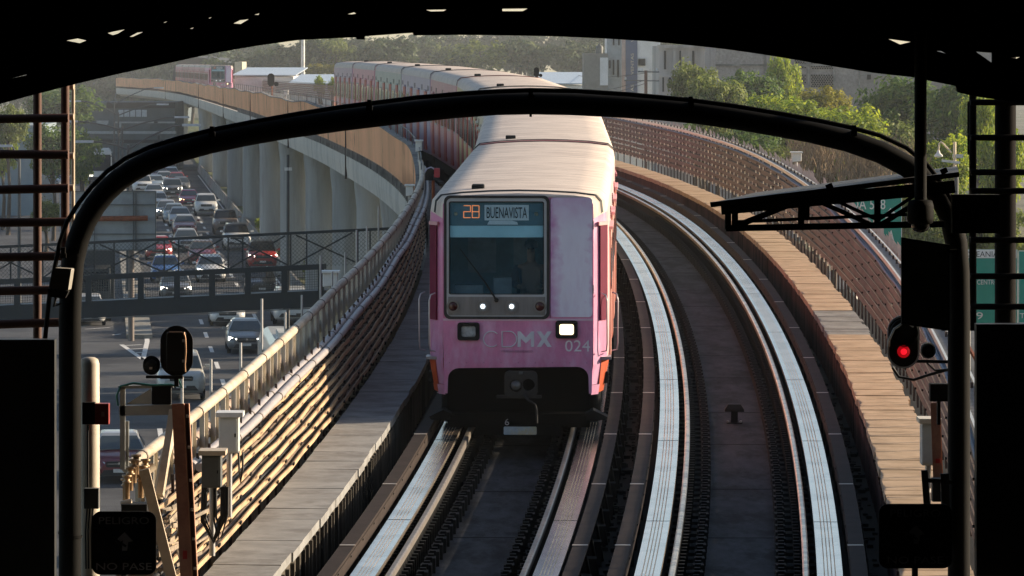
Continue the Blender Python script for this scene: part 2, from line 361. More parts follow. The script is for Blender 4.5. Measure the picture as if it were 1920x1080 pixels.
# ------------------------------------------------------------------ cable racks beside the walkways
cabm = M("black_cables", (.02, .02, .021), .55, var=.3)
def rack(label, side, tray_m, n_tray, z0, pitch, a, b, hgt, clip_m):
    base = -2.52 if side < 0 else TR + 2.50
    t = thing("cable_rack", label, "cable rack", (base, 80, 8), group="cable racks along the walkways")
    part = lambda mb, n, mt: vpart(mb, n, mt, t)
    for k in range(n_tray):
        z = z0 + k * pitch; m = MB(); off = side * (.015 * k) if side < 0 else 0
        pr = [(base + off, z - hgt / 2), (base + off + side * .02, z - hgt / 2), (base + off + side * .02, z + hgt / 2), (base + off, z + hgt / 2)]
        rings = []
        for d in samples(a, b):
            sag = (.010 if side < 0 else .004) * (math.sin(d * 1.9 + k) + math.sin(d * .83 + 2 * k)); rings.append([P(w_, z_ + sag, d) for w_, z_ in pr])
        m.loft(rings, True); part(m, "cable_tray", tray_m)
        m = MB()
        for c in range(3):
            wv = base + off + side * (.05 + .055 * c); rings = []
            for d in samples(a, 102 if side < 0 else 240):
                sag = .02 * math.sin(d * 2.1 + k * 2 + c) ; p = P(wv, z - .03 + sag + .02 * c, d); rings.append([(p.x + .026 * math.cos(q), p.y, p.z + .026 * math.sin(q)) for q in (0, 1.05, 2.1, 3.14, 4.19, 5.24)])
            m.loft(rings, True, True)
        part(m, "cable", cabm if k % 2 or side > 0 else M('brown_cables', (.24, .17, .115), .6, var=.4, scale=5))
    d = a + .5; first = None; cnt = 0; rest = MB(); clip = MB()
    while d < b:
        p = P(base + side * .16, 0, d)
        if d > 46 and cnt < 90:
            if first is None:
                m = MB(); m.box(-.016, .016, -.016, .016, .05, z0 + pitch * n_tray + .05)
                for k in range(n_tray): m.box(min(0, -side * .11), max(0, -side * .11), -.015, .015, z0 + k * pitch - hgt / 2 - .015, z0 + k * pitch - hgt / 2)
                first = m.build("rack_post", M("rack_post_paint", (.05, .03, .025) if side > 0 else (.10, .085, .065), .7), t); o = first
            else: o = first.copy(); COL.objects.link(o); o.parent = t
            o.matrix_parent_inverse = Matrix.Translation(-Vector(t.location)); o.location = p; cnt += 1
        else: rest.box(p.x - .016, p.x + .016, d - .016, d + .016, p.z + .05, p.z + z0 + pitch * n_tray + .05)
        for k in range(n_tray):
            z = z0 + k * pitch; c = P(base - side * .012, z, d + (.5 if side < 0 else .15))
            if side > 0:
                if k % 3 == int(d) % 3: clip.box(c.x - .012, c.x + .012, c.y - .02, c.y + .02, c.z - hgt * .3, c.z - hgt * .05)
            elif k % 2 == int(d) % 2:
                clip.box(c.x - .008, c.x + .012, c.y - .12, c.y + .12, c.z + hgt * .34, c.z + hgt * .52)
                for e in (-.10, 0, .10): clip.box(c.x - .008, c.x + .012, c.y + e - .02, c.y + e + .02, c.z + hgt * .05, c.z + hgt * .34)
        d += 1.0 if d < 150 else 2.0
    part(rest, "rack_posts_far", MATS["rack_post_paint"])["kind"] = "stuff"; part(clip, "tray_clips", clip_m)["kind"] = "stuff"
    return t, part
brown = M("brown_cable_cover", (.14, .10, .082), .7, var=.3, scale=1.5, streak=(1, .3, 1), dirt=((.07, .05, .045), .7, .8))
t, part = rack("tall brown cable rack with stacked trays along the tan walkway on the right", 1, brown, 7, .625, .165, 47.2, 640, .115, black)
# translucent white tabs added between the trays for the dots of light there
wm = bpy.data.materials.new("white_gap_tab"); wm.use_nodes = True; nn = wm.node_tree
tb = nn.nodes.new("ShaderNodeBsdfTranslucent"); tb.inputs[0].default_value = (1, .95, .85, 1); ms = nn.nodes.new("ShaderNodeMixShader"); ms.inputs[0].default_value = .6
nn.nodes["Principled BSDF"].inputs["Base Color"].default_value = (.95, .93, .90, 1)
nn.links.new(nn.nodes["Principled BSDF"].outputs[0], ms.inputs[1]); nn.links.new(tb.outputs[0], ms.inputs[2]); nn.links.new(ms.outputs[0], nn.nodes["Material Output"].inputs[0])
m = MB(); d = 92.0
while d < 260:
    for k in range(8):
        if k and random.random() < .10 + max(0, (128 - d) / 38): continue
        c = P(TR + 2.485, .66 + .163 * k - .08, d + .03 * k); m.box(c.x - .013, c.x + .013, c.y - .012, c.y + .012, c.z - (.05 if k == 0 else .04), c.z + .03)
    d += 1.15
part(m, "insulators", wm)["kind"] = "stuff"
# ladder tray on top of the right rack
lad = thing("cable_ladder", "pale ladder tray with two shining side rails on top of the right cable rack", "cable ladder", (TR + 3, 80, 10))
railm = M("ladder_tray_steel", (.60, .55, .46), .35, metal=.4, var=.1)
for ww in (2.51, 2.71):
    m = MB(); sweep(m, rect(TR + ww - .015, TR + ww + .015, 1.73, 1.80), 47, 330); vpart(m, "side_rail", railm, lad)
m = MB(); d = 47.1
while d < 160: m.bar(P(TR + 2.526, 1.75, d), P(TR + 2.694, 1.75, d), .05, .03); d += .16
vpart(m, "rungs", M("ladder_rung_grey", (.30, .30, .31), .5, metal=.3), lad)["kind"] = "stuff"
m = MB()
for k, (ww, zz) in enumerate(((2.555, 1.80), (2.58, 1.80), (2.60, 1.80))):
    m.loft([[(p.x + .022 * math.cos(q), p.y, p.z + .022 * math.sin(q)) for q in (0, 1.57, 3.14, 4.71)] for p in (P(TR + ww - .1 + .015 * math.sin(d * .9 + k * 2), zz - .12, d) for d in samples(47, 200))], True, True)
vpart(m, "blue_cables", M("blue_grey_cable", (.15, .18, .23), .7), lad)
# picket fence beyond the right rack
fen = thing("picket_fence", "row of small pinkish white pickets lining the outer right edge of the viaduct", "fence", (TR + 3.2, 80, 9))
m = MB(); d = 62.0
while d < 240:
    hgt = random.uniform(1.75, 1.92); a = P(TR + 2.95, 1.0, d); lean = random.uniform(-.03, .03)
    m.hexa([(a.x - .03, d - .012, a.z), (a.x + .03, d - .012, a.z), (a.x + .03, d + .012, a.z), (a.x - .03, d + .012, a.z)] + [(a.x + sx * .03 + lean, d + sy * .012, a.z + hgt - 1.0 - (.08 if sx > 0 else 0)) for sx, sy in ((-1, -1), (1, -1), (1, 1), (-1, 1))]); d += .6
vpart(m, "pickets", M("pinkish_white_picket", (.60, .47, .42), .7, var=.25), fen)["kind"] = "stuff"
m = MB(); sweep(m, rect(TR + 2.97, TR + 3.0, 1.2, 1.25), 60, 240); sweep(m, rect(TR + 2.97, TR + 3.0, 1.55, 1.6), 60, 240); vpart(m, "fence_rail", rust, fen)

lt, lpart = rack("beige cable rack carrying rows of cable trays along the grey walkway on the left", -1, M("beige_cable_tray", (.56, .385, .215), .65, var=.15, scale=3, dirt=((.26, .16, .09), .7, 1.5)), 7, .37, .145, 46.9, 640, .056, black)
# pipe railing on the left edge
rl = thing("pipe_railing", "beige pipe handrail with flat posts and rusty infill along the left edge", "railing", (-3.2, 75, 8))
def pipe(ww, z, r, a, b, name, mat, wob=0.0, par=rl, clamps=True):
    rings = []; ds = samples(a, b)
    fw = lambda d: ww + (.42 * max(0, min(1, (d - 72) / 34)) if ww < -2.9 else .12 * max(0, min(1, (d - 84) / 20)))
    pts = [P(fw(d), z + wob * math.sin(d * .55), d) for d in ds]
    o = vpart(MB().tube(pts, r, 10), name, mat, par)
    d = a + 1
    while d < min(b, 100):
        p = P(fw(d), z + wob * math.sin(d * .55), d); q = P(fw(d), z + wob * math.sin((d + .05) * .55), d + .05); c = MB().tube([p, q], r * 1.14, 10).build("clamp", M("dark_clamp_band", (.16, .13, .10), .6)); c.parent = o; d += 2.3
pipe(-3.02, 1.60, .062, 47.5, 116, "handrail", beige)
pipe(-3.15, 1.25, .085, 49.5, 106, "lower_pipe", M("pinkish_pipe_paint", (.52, .38, .28), .6, var=.15, dirt=((.3, .2, .15), .5)), .05)
pipe(-2.70, 1.33, .05, 50, 120, "conduit", M("grey_conduit", (.36, .33, .32), .5, var=.15), .015)
pipe(-2.60, 1.31, .05, 50, 120, "conduit", MATS["grey_conduit"], .02)
d = 48.4; first = None
while d < 112:
    dd = d + random.uniform(-.1, .1); p = P(-3.02 + (.42 * max(0, min(1, (dd - 72) / 34))), 0, dd)
    if first is None:
        m = MB(); m.box(-.012, .012, -.045, .045, -.4, 1.55); m.box(-.05, .05, .033, .045, -.4, 1.55); first = m.build("railing_post", M("railing_post_paint", (.58, .52, .42), .55, var=.15)); o = first
    else: o = first.copy(); COL.objects.link(o)
    o.parent = rl; o.matrix_parent_inverse = Matrix.Translation(-Vector(rl.location)); o.location = p; d += 1.05
m = MB(); d = 48.0
while d < 104:
    wq = -3.2 + .42 * max(0, min(1, (d - 72) / 34)); a = P(wq, -.5, d + .08); b = P(wq, -.5, d + .97); hgt = random.uniform(1.1, 1.5)
    m.hexa([a + Vector((-.02, 0, 0)), a + Vector((.02, 0, 0)), b + Vector((.02, 0, 0)), b + Vector((-.02, 0, 0))] + [v + Vector((0, 0, hgt)) for v in (a + Vector((-.02, 0, 0)), a + Vector((.02, 0, 0)), b + Vector((.02, 0, 0)), b + Vector((-.02, 0, 0)))]); d += 1.05
vpart(m, "infill_panels", M("rusty_infill_panel", (.30, .16, .10), .85, var=.35, scale=2, streak=(1, 1, .3)), rl)["kind"] = "stuff"
for d in (52.5, 55.2, 58.4, 61.0, 64.3, 67.0, 70.5, 73.0, 76.2, 79.5, 83, 88):
    p = P(-3.12, -.4, d); m = MB(); m.tube([p, p + Vector((0, 0, random.uniform(2.2, 2.7)))], .016, 6); vpart(m, "whip_rod", galv, rl)
# ------------------------------------------------------------------ metro cars
def paint(name, col, fade, **k): return M(name, [min(.8, c * 1.0) for c in col], .5, var=.16, scale=2.2, streak=(1, 1, .3), dirt=(fade, .65, .9), **k)
roofm = M("dusty_pinkish_roof", (.66, .56, .475), .8, var=.14, scale=1.6, streak=(.7, 5, 1), bump=.35, spec=.3, dirt=((.42, .34, .29), .8, .9))
pinkp = M("faded_magenta_paint", (.56, .19, .34), .45, var=.18, scale=4, streak=(1, 1, .4), dirt=((.62, .40, .56), .6, 2.2))
lilac = M("chalky_lilac_paint", (.68, .63, .76), .5, var=.10, scale=2, streak=(1, 1, .2), dirt=((.52, .26, .50), .7, .9))
PAINTS = [M("pink_side_paint", (.62, .30, .32), .5, var=.15, scale=2, streak=(1, 1, .3), dirt=((.68, .5, .45), .6, .8)), paint("rose_side_paint", (.52, .20, .22), (.55, .36, .34)),
          paint("sand_side_paint", (.50, .42, .30), (.4, .36, .25)), paint("mustard_side_paint", (.46, .34, .14), (.36, .26, .14)), paint("dull_rose_side_paint", (.46, .19, .21), (.38, .22, .22)),
          paint("lilac_grey_side_paint", (.36, .30, .38), (.34, .24, .28)), paint("grey_green_side_paint", (.33, .35, .31), (.40, .40, .36)), paint("bright_pink_side_paint", (.58, .24, .28), (.50, .26, .28)),
          paint("mauve_side_paint", (.45, .30, .36), (.4, .35, .38))]
doorm = M("dark_red_door", (.36, .026, .02), .5, var=.25, scale=3, streak=(1, 1, .3))
sdoor = M("salmon_door", (.50, .20, .15), .55, var=.2, scale=3, streak=(1, 1, .3), dirt=((.6, .42, .34), .6, 1.2))
glassd = M("dark_window_glass", (.012, .016, .018), .08, var=.1, spec=.6)
rubber = M("black_rubber", (.014, .014, .014), .7)
under = M("black_underframe", (.003, .003, .003), .9, spec=.05)
tyre = M("tyre_rubber", (.012, .012, .012), .9)
steelw = M("brushed_steel_panel", (.20, .20, .205), .42, metal=.5, var=.15, scale=6, streak=(4, 1, .3))
silver = M("silver_window_frame", (.40, .43, .46), .4, metal=.4, var=.1)
orangec = M("bright_orange_paint", (.50, .075, .015), .5, var=.15)
PROF = [(1.20, .72), (1.25, 1.0), (1.26, 1.7), (1.255, 2.6), (1.245, 3.14), (1.22, 3.29), (1.13, 3.37), (.80, 3.41), (.40, 3.432), (0, 3.44)]
FRONT = [(1.01, .72), (1.05, 1.0), (1.055, 1.7), (1.055, 2.6), (1.055, 3.05), (1.05, 3.25), (1.0, 3.345), (.78, 3.375), (.4, 3.395), (0, 3.405)]
mixp = lambda f, s_=1: [((a[0] * (1 - f) + b[0] * f) * s_, a[1] * (1 - f) + b[1] * f) for a, b in zip(FRONT, PROF)]
def full(pr, sx=1, zf=lambda z: z): return [(x * sx, zf(z)) for x, z in pr] + [(-x * sx, zf(z)) for x, z in reversed(pr[:-1])]
WALL_N = 5                                        # profile points 0..4 are wall, the rest roof
def make_car(name, label, pm, pos, L=16.4, cab=False, group=None, lod=0, trim=None):
    d0 = pos; a = P(0, 0, d0); b = P(0, 0, d0 + L); v = b - a
    t = thing(name, label, "metro car", a, 0, group); t.rotation_euler = (math.atan2(v.z, math.hypot(v.x, v.y)), 0, -math.atan2(v.x, v.y))
    st = [(0.0, mixp(0)), (.10, mixp(.3)), (.30, mixp(.93)), (.42, PROF)] if cab else [(0, mixp(1, .985)), (.06, PROF)]
    st += [(L - .06, PROF), (L, mixp(1, .985))]
    wl = MB(); rf = MB(); n = WALL_N
    for sgn in (1, -1):
        wl.loft([[(sgn * x, y, z) for x, z in pr[:n]] for y, pr in (st[2:] if cab else st)], False, False, False)
    if not cab: wl.plate([full(PROF, .985)], 0, .02)
    wl.plate([full(PROF, .985)], L - .02, L)
    wl.build("body_shell", pm, t)
    if cab:
        for sgn in (1, -1):
            cn = MB(); cn.loft([[(sgn * 1.02, .02, .58), (sgn * 1.035, .0, .72)], [(sgn * 1.12, .16, .58), (sgn * 1.14, .15, .72)]], False, False, False); cn.loft([[(sgn * x, y, z) for x, z in pr[:n]] for y, pr in st[:3]], False, False, False); cn.build("cab_corner", pinkp, t)
    # roof skin with shallow cross ribs
    def roofring(y, k):
        y = min(max(y, 0), L); pr = PROF
        for (ya, pa), (yb, pb) in zip(st, st[1:]):
            if ya <= y <= yb: f = (y - ya) / (yb - ya); pr = [(a[0] * (1 - f) + b[0] * f, a[1] * (1 - f) + b[1] * f) for a, b in zip(pa, pb)]; break
        pts = [(x, y, z + k) for x, z in pr[n - 1:]]; return pts + [(-p[0], y, p[2]) for p in reversed(pts[:-1])]
    rings = [roofring(y, 0) for y in (0, .1, .2, .3, .42)] if cab else [roofring(0, 0), roofring(.06, 0)]
    if lod == 0:
        y = rings[-1][0][1] + .3
        while y < L - .3:
            k = .0035 + random.uniform(-.002, .002); rings += [roofring(y, 0), roofring(y + .03, k), roofring(y + .09, k), roofring(y + .12, 0)]; y += .40
    rings += [roofring(L - .06, 0), roofring(L, 0)]
    rf.loft(rings, False, True, False); rf.build("roof", roofm, t)
    for y in ((.18 if cab else .02), L - .10):
        m = MB(); m.loft([[(p[0], p[1], p[2] + e) for p in roofring(y + dy, 0)] for dy, e in ((0, .004), (0.004, .016), (.05, .016), (.054, .004))], False, False, False)
        m.build("roof_seam", (trim if y > 1 else None) or rubber, t)
    m = MB(); m.box(-.68, -.50, .8, 1.0, 3.40, 3.485); m.build("roof_vent", black, t, bevel=.02)
    m = MB(); m.box(-1.02, 1.02, (1.6 if cab else .25), L - .25, .30, .74); m.box(-1.15, 1.15, (2.2 if cab else .6), L - .6, .45, .72); m.build("underframe", under, t)
    for yb in (2.9, L - 2.9):
        for yy in (-1.0, 1.0):
            for s_ in (-1, 1):
                m = MB(); m.lathe([(.1, -.14), (.40, -.14), (.48, -.10), (.48, .10), (.40, .14), (.1, .14)], (0, 0, 0), 18, 'y')
                o = m.build("wheel", tyre, t, loc=(s_ * .9965, yb + yy, .485)); o.rotation_euler = (0, 0, R(90))
    # side doors and windows
    off = .55 if cab else 0.0
    dc = [off + x for x in ((2.9, 6.6, 10.3, 14.0) if cab else (2.05, 6.15, 10.25, 14.35))]
    for s_ in (-1, 1):
        def px(z, e): return s_ * (1.262 + e if 1.2 < z < 2.6 else 1.245 + e)
        for c in dc:
            m = MB()
            for h in (-1, 1): m.hexa([(s_ * 1.235, c + h * .01, .84), (s_ * 1.235, c + h * .64, .84), (s_ * 1.276, c + h * .64, .84), (s_ * 1.276, c + h * .01, .84), (s_ * 1.235, c + h * .01, 2.72), (s_ * 1.235, c + h * .64, 2.72), (s_ * 1.278, c + h * .64, 2.72), (s_ * 1.278, c + h * .01, 2.72)])
            dr = m.build("door", doorm if s_ < 0 else sdoor, t)  # salmon doors on the right side, dark red on the left
            m = MB()
            for h in (-1, 1): m.box(s_ * 1.268, s_ * 1.283, c + h * .33 - .2, c + h * .33 + .2, 1.85, 2.45)
            m.build("door_window", glassd, dr)
            m = MB(); m.box(s_ * 1.24, s_ * 1.31, c - .75, c + .75, 2.735, 2.78); m.build("door_rail", pm, t)
        for c in [(p + q) / 2 for p, q in zip(dc, dc[1:])] + ([] if cab else [.75]) + [L - .75 - (0 if not cab else -.1)]:
            wd = .62 if c not in (.75, L - .75) else .30
            m = MB(); m.box(s_ * 1.255, s_ * 1.272, c - wd - .06, c + wd + .06, 1.78, 2.56); fr = m.build("window_frame", silver if lod else M("dull_window_frame", (.30, .29, .27), .5, metal=.3), t)
            m = MB(); m.box(s_ * 1.268, s_ * 1.278, c - wd, c + wd, 1.84, 2.50); m.build("pane", glassd, fr)
            m = MB()
            for k in range(5): m.box(s_ * 1.225, s_ * 1.262, c - .35, c + .35, 2.76 + .035 * k, 2.775 + .035 * k)
            m.build("side_vent", black, t)
    if not cab:
        m = MB(); m.box(-.45, .45, -.32, .0, .8, 2.85); m.build("gangway", rubber, t)
    if cab: cab_front(t, pm, lod)
    return t
fadem = M("faded_lilac_door_paint", (.66, .64, .76), .5, var=.08, scale=2, streak=(1, 1, .2), dirt=((.50, .36, .52), .35, 2.5))
def _fade():
    q = fadem.node_tree; b = q.nodes["Principled BSDF"]; src = b.inputs["Base Color"].links[0].from_socket
    tc = q.nodes.new("ShaderNodeTexCoord"); sp = q.nodes.new("ShaderNodeSeparateXYZ"); q.links.new(tc.outputs["Generated"], sp.inputs[0])
    ns = q.nodes.new("ShaderNodeTexNoise"); ns.inputs["Scale"].default_value = 7; ns.inputs["Detail"].default_value = 8; q.links.new(tc.outputs["Object"], ns.inputs["Vector"])
    ad = q.nodes.new("ShaderNodeMath"); ad.operation = 'MULTIPLY_ADD'; ad.inputs[1].default_value = .66; q.links.new(ns.outputs["Fac"], ad.inputs[0]); q.links.new(sp.outputs[0], ad.inputs[2]); dv = q.nodes.new('ShaderNodeMath'); dv.operation = 'DIVIDE'; dv.inputs[1].default_value = 1.66; q.links.new(ad.outputs[0], dv.inputs[0])
    rp = q.nodes.new("ShaderNodeValToRGB"); q.links.new(dv.outputs[0], rp.inputs[0]); e = rp.color_ramp.elements; e[0].position = .15; e[0].color = (1, 1, 1, 1); e[1].position = .38; e[1].color = (0, 0, 0, 1)
    a = e.new(.74); a.color = (0, 0, 0, 1); a = e.new(.86); a.color = (.8, .8, .8, 1)
    zt = q.nodes.new("ShaderNodeMapRange"); zt.inputs[1].default_value = .72; zt.inputs[2].default_value = 1.0; q.links.new(sp.outputs[2], zt.inputs[0])
    zm = q.nodes.new("ShaderNodeMath"); zm.operation = 'MULTIPLY'; q.links.new(zt.outputs[0], zm.inputs[0]); q.links.new(ns.outputs["Fac"], zm.inputs[1]); ma = q.nodes.new("ShaderNodeMath"); ma.operation = 'MAXIMUM'; q.links.new(rp.outputs[0], ma.inputs[0]); q.links.new(zm.outputs[0], ma.inputs[1])
    mx = q.nodes.new("ShaderNodeMix"); mx.data_type = 'RGBA'; q.links.new(ma.outputs[0], mx.inputs[0]); q.links.new(src, mx.inputs[6]); mx.inputs[7].default_value = (.46, .20, .42, 1); q.links.new(mx.outputs[2], b.inputs["Base Color"])
_fade()
def cab_front(t, pm, lod):
    X = lambda px_: (px_ - 970) / 134.0; Z = lambda py_: (818 - py_) / 134.0
    pr0 = full(FRONT)
    hole = rrect(X(833), X(1026), Z(595), Z(369), .07)
    # front plate: pink lower apron with a notch, chalky upper panel
    up = [(x, z) for x, z in pr0 if z > 1.7]
    outl = [(1.055, Z(597))] + up[:] + [(-1.055, Z(597))]
    m = MB(); m.plate([outl, hole[::-1]], -.006, .05); m.build("front_panel", pinkp, t)
    m = MB(); m.plate([rrect(X(1031), X(1109), Z(594), 3.345, .05)], -.018, -.007); m.build("pale_panel", fadem, t)
    m = MB(); m.plate([[p_ for p_ in pr0 if p_[1] > 3.3] + [(-1.0, 3.345), (-.9, 3.362), (.9, 3.362), (1.0, 3.345)]], -.012, -.0065); m.build("brow", M("pale_cream_brow", (.62, .54, .52), .5, var=.1), t)
    m = MB(); m.plate([rrect(X(840), X(1019), Z(552), Z(377), .03), rrect(X(841.8), X(1017.2), Z(550.5), Z(378.8), .03)[::-1]], -.012, .012); m.build("inner_gasket", rubber, t)
    a = [(-1.055, Z(598)), (-1.03, .60), (-.99, .60), (-.985, .80)] + [(-.985 + .16 * (1 - math.cos(k * R(18))), .80 + .155 * math.sin(k * R(18))) for k in range(6)]
    n_ = a + [(-x, z + .02 if z > .7 and i > 3 else z) for i, (x, z) in reversed(list(enumerate(a)))]
    m = MB(); m.plate([n_], -.012, .05); m.build("front_apron", pinkp, t)
    m = MB(); m.box(-1.05, 1.05, -.02, -.0065, Z(601), Z(597)); m.build("apron_lip", M("pale_pink_edge", (.6, .40, .5), .5), t)
    for sx_, sz_ in ((1040, 388), (1042, 420), (1067, 521)):
        m = MB(); m.lathe([(.012, -.008), (.001, -.012)], (X(sx_), 0, Z(sz_)), 8, 'y'); m.build("spot", rubber, t)
    for z_ in (2.0, 2.9): m = MB(); m.box(X(1109) + .004, X(1109) + .022, -.02, .0, z_, z_ + .12); m.build("door_hinge", M("hinge_metal", (.3, .25, .28), .5), t)
    for x_ in (X(1031) - .006, ): m = MB(); m.box(x_ - .003, x_ + .003, -.0085, -.0062, Z(596), 3.33); m.build("panel_seam", rubber, t)
    for k_ in range(9): m = MB(); m.lathe([(.008, -.013), (.001, -.019)], (-.96 + .24 * k_, 0, 1.03), 8, 'y'); m.build("rivet", M("rivet_pink", (.35, .14, .24), .5), t)
    # window surround
    m = MB(); m.plate([rrect(X(831), X(1029), Z(598), Z(366), .085), rrect(X(836), X(1024), Z(593), Z(371), .07)[::-1]], -.03, .02); m.build("window_gasket", rubber, t)
    m = MB(); m.plate([rrect(X(836), X(1023.5), Z(593), Z(371), .07), rrect(X(840), X(1019), Z(552), Z(377), .03)[::-1]], -.022, .015); fr = m.build("windshield_frame", silver, t)
    m = MB(); m.box(X(839), X(1021), -.027, -.0225, Z(591), Z(556)); lp = m.build("lamp_panel", steelw, t, bevel=.01)
    for cx, lit in ((848, 0), (904, 1), (958, 1), (1011, 0)):
        m = MB(); c = (X(cx), -.028, Z(574)); m.plate([circ(c[0], c[2], .088), circ(c[0], c[2], .066)[::-1]], -.052, -.026); bz = m.build("tail_light" if not lit else "white_lamp", M("lamp_ring_metal", (.25, .25, .25), .35, metal=.7), t)
        m = MB(); m.lathe([(.064, -.030), (.05, -.038), (0.001, -.042)], (c[0], 0, c[2]), 18, 'y')
        m.build("lens", M("dark_red_lens", (.05, .008, .008), .15) if not lit else (MATS.get("grey_lens") or M("grey_lens", (.35, .36, .37), .2)), bz)
        if lit: m = MB(); m.lathe([(.034, -.044), (.026, -.05), (.001, -.052)], (c[0], 0, c[2]), 8, 'y'); m.build("bulb", MATS.get("cool_lamp_light") or EM("cool_lamp_light", (.85, .95, 1), 1.3), bz)
    for cx, cy, lit in ((877, 621, 0), (1061, 617, 1)):
        m = MB(); m.plate([rrect(X(cx) - .155, X(cx) + .155, Z(cy) - .125, Z(cy) + .125, .04), rrect(X(cx) - .10, X(cx) + .10, Z(cy) - .075, Z(cy) + .075, .03)[::-1]], -.06, 0); h = m.build("headlight", black, t, bevel=.008)
        m = MB(); m.plate([rrect(X(cx) - .10, X(cx) + .10, Z(cy) - .075, Z(cy) + .075, .03)], -.035, -.02); m.build("lens", M("clear_lamp_glass", (.30, .32, .33), .12, var=.5, scale=14) if not lit else (MATS.get("warm_headlight") or EM("warm_headlight", (1, .76, .44), 1.5)), h)
    # corner posts with dark red inlays and orange feet
    for s_ in (-1, 1):
        q = lambda f, z, e: (s_ * (1.058 + (1.235 - 1.058) * f + e * .5), f * .30 - e, z)
        m = MB(); m.hexa([q(.45, 1.62, .004), q(1, 1.62, .004), q(1, 1.62, .03), q(.45, 1.62, .03), q(.45, 2.95, .004), q(1, 2.95, .004), q(1, 2.95, .03), q(.45, 2.95, .03)]); m.build("corner_inlay", M("deep_magenta_inlay", (.13, .003, .03), .7, spec=.2), t)
        m = MB(); m.hexa([q(.3, 2.95, 0), q(1, 2.95, 0), q(1, 2.95, .05), q(.3, 2.95, .05), q(.3, 3.0, 0), q(1, 3.0, 0), q(1, 3.0, .05), q(.3, 3.0, .05)]); m.build("inlay_cap", pm, t)
        m = MB(); m.hexa([(s_ * 1.12, .17, .60), (s_ * 1.19, .32, .62), (s_ * 1.19, .6, .62), (s_ * 1.0, .6, .60), (s_ * 1.165, .16, 1.05), (s_ * 1.25, .30, 1.05), (s_ * 1.27, .6, 1.05), (s_ * 1.05, .6, 1.05)]); m.build("orange_foot", orangec, t)
        m = MB(); m.box(s_ * 1.19, s_ * 1.262, .30, .52, .72, .88); m.build("foot_step_hole", black, t)
        m = MB(); m.box(s_ * 1.14, s_ * 1.30, .16, .50, 1.06, 1.10); m.build("step", M("step_metal", (.25, .25, .26), .4, metal=.4), t)
        for k in (.02, .22):
            m = MB(); x = s_ * (1.15 + .75 * k); y = .05 + k
            m.tube([(x, y, 1.18), (x + s_ * .07, y - .06, 1.2), (x + s_ * .08, y - .07, 1.3), (x + s_ * .08, y - .07, 1.9), (x + s_ * .06, y - .06, 1.98), (x, y, 2.0)], .010, 8); m.build("grab_handle", M("handrail_chrome", (.4, .36, .37), .35, metal=.6), t)
    # coupler and front bogie
    m = MB(); m.box(-1.0, 1.0, .25, .28, .1, 1.0); m.build("bulkhead", under, t)
    cm = M("coupler_grease_steel", (.03, .029, .027), .5, metal=.3, var=.4, scale=8)
    m = MB(); m.plate([rrect(-.19, .27, .56, .92, .07), circ(-.03, .72, .085)[::-1], circ(.15, .73, .085)[::-1]], -.12, -.02); m.box(-.30, .33, -.10, 0, .54, .58); cp = m.build("coupler", cm, t, bevel=.012)
    m = MB(); m.lathe([(.075, -.05), (.07, -.17), (.04, -.20), (.001, -.21)], (-.03, 0, .72), 16, 'y'); m.lathe([(.03, -.12), (.03, -.15), (.001, -.15)], (.04, 0, .895), 12, 'y'); m.build("coupler_cone", M("coupler_cone_steel", (.10, .10, .095), .4, metal=.4), cp)
    m = MB(); m.tube([(.08, -.12, .6), (.14, -.15, .52), (.24, -.16, .46), (.26, -.15, .38), (.265, -.14, .20)], .018, 8); m.build("air_hose", rubber, t)
    m = MB(); m.box(-.95, .95, -.02, .30, .16, .32); m.box(-.6, .6, -.06, .2, .02, .16); m.build("bogie_beam", under, t)
    m = MB(); m.plate([rrect(-.20, .26, .03, .14, .015)], -.09, -.061); pl = m.build("number_plate", M("pale_blue_plate", (.38, .46, .50), .5, var=.2, scale=9, dirt=((.45, .40, .22), .8, 4)), t)
    text_obj("6", "plate_digit", M("grey_lettering", (.42, .42, .42), .6), t, .06, .09, (-.155, -.064, .205))
    for s_ in (-1, 1):
        m = MB(); m.loft([[(s_ * .85, -.02, .28), (s_ * 1.05, -.04, .37), (s_ * 1.25, 0, .27), (s_ * 1.22, 0, .23), (s_ * .9, 0, .22)], [(s_ * .85, .35, .28), (s_ * 1.05, .35, .37), (s_ * 1.25, .35, .27), (s_ * 1.22, .35, .23), (s_ * .9, .35, .22)]]); m.build("wheel_guard", M("grimy_guard_metal", (.014, .014, .013), .8), t)
    lm = M("pale_grey_lettering", (.56, .55, .60), .6)
    # CDMX: two thin drawn letters, two heavy ones
    z0, z1 = Z(650), Z(621); hh = z1 - z0; zc = (z0 + z1) / 2
    m = MB(); cx = X(920); r = hh / 2
    m.tube([(cx + r * 1.02 * math.cos(R(a_)), -.018, zc + r * math.sin(R(a_))) for a_ in range(42, 320, 9)], .0075, 6)
    dx = X(940); m.tube([(dx, -.018, z0), (dx, -.018, z1), (dx + .10, -.018, z1)] + [(dx + .10 + r * .95 * math.cos(R(a_)), -.018, zc + r * math.sin(R(a_))) for a_ in range(80, -81, -10)] + [(dx + .10, -.018, z0), (dx, -.018, z0)], .0075, 6)
    m.build("thin_lettering", lm, t)
    a, b, e = X(969), X(1000), .045
    m = MB(); m.plate([[(a, z0), (a + e, z0), (a + e, z1 - .10), ((a + b) / 2, z0 + .05), (b - e, z1 - .10), (b - e, z0), (b, z0), (b, z1), (b - .04, z1), ((a + b) / 2, z0 + .13), (a + .04, z1), (a, z1)]], -.018, -.012); m.build("bold_letter", lm, t)
    a, b, e = X(1005), X(1033), .06; c = (a + b) / 2
    m = MB(); m.plate([[(a, z0), (a + e, z0), (c, zc - .045), (b - e, z0), (b, z0), (c + .035, zc), (b, z1), (b - e, z1), (c, zc + .045), (a + e, z1), (a, z1), (c - .035, zc)]], -.018, -.012); m.build("bold_letter", lm, t)
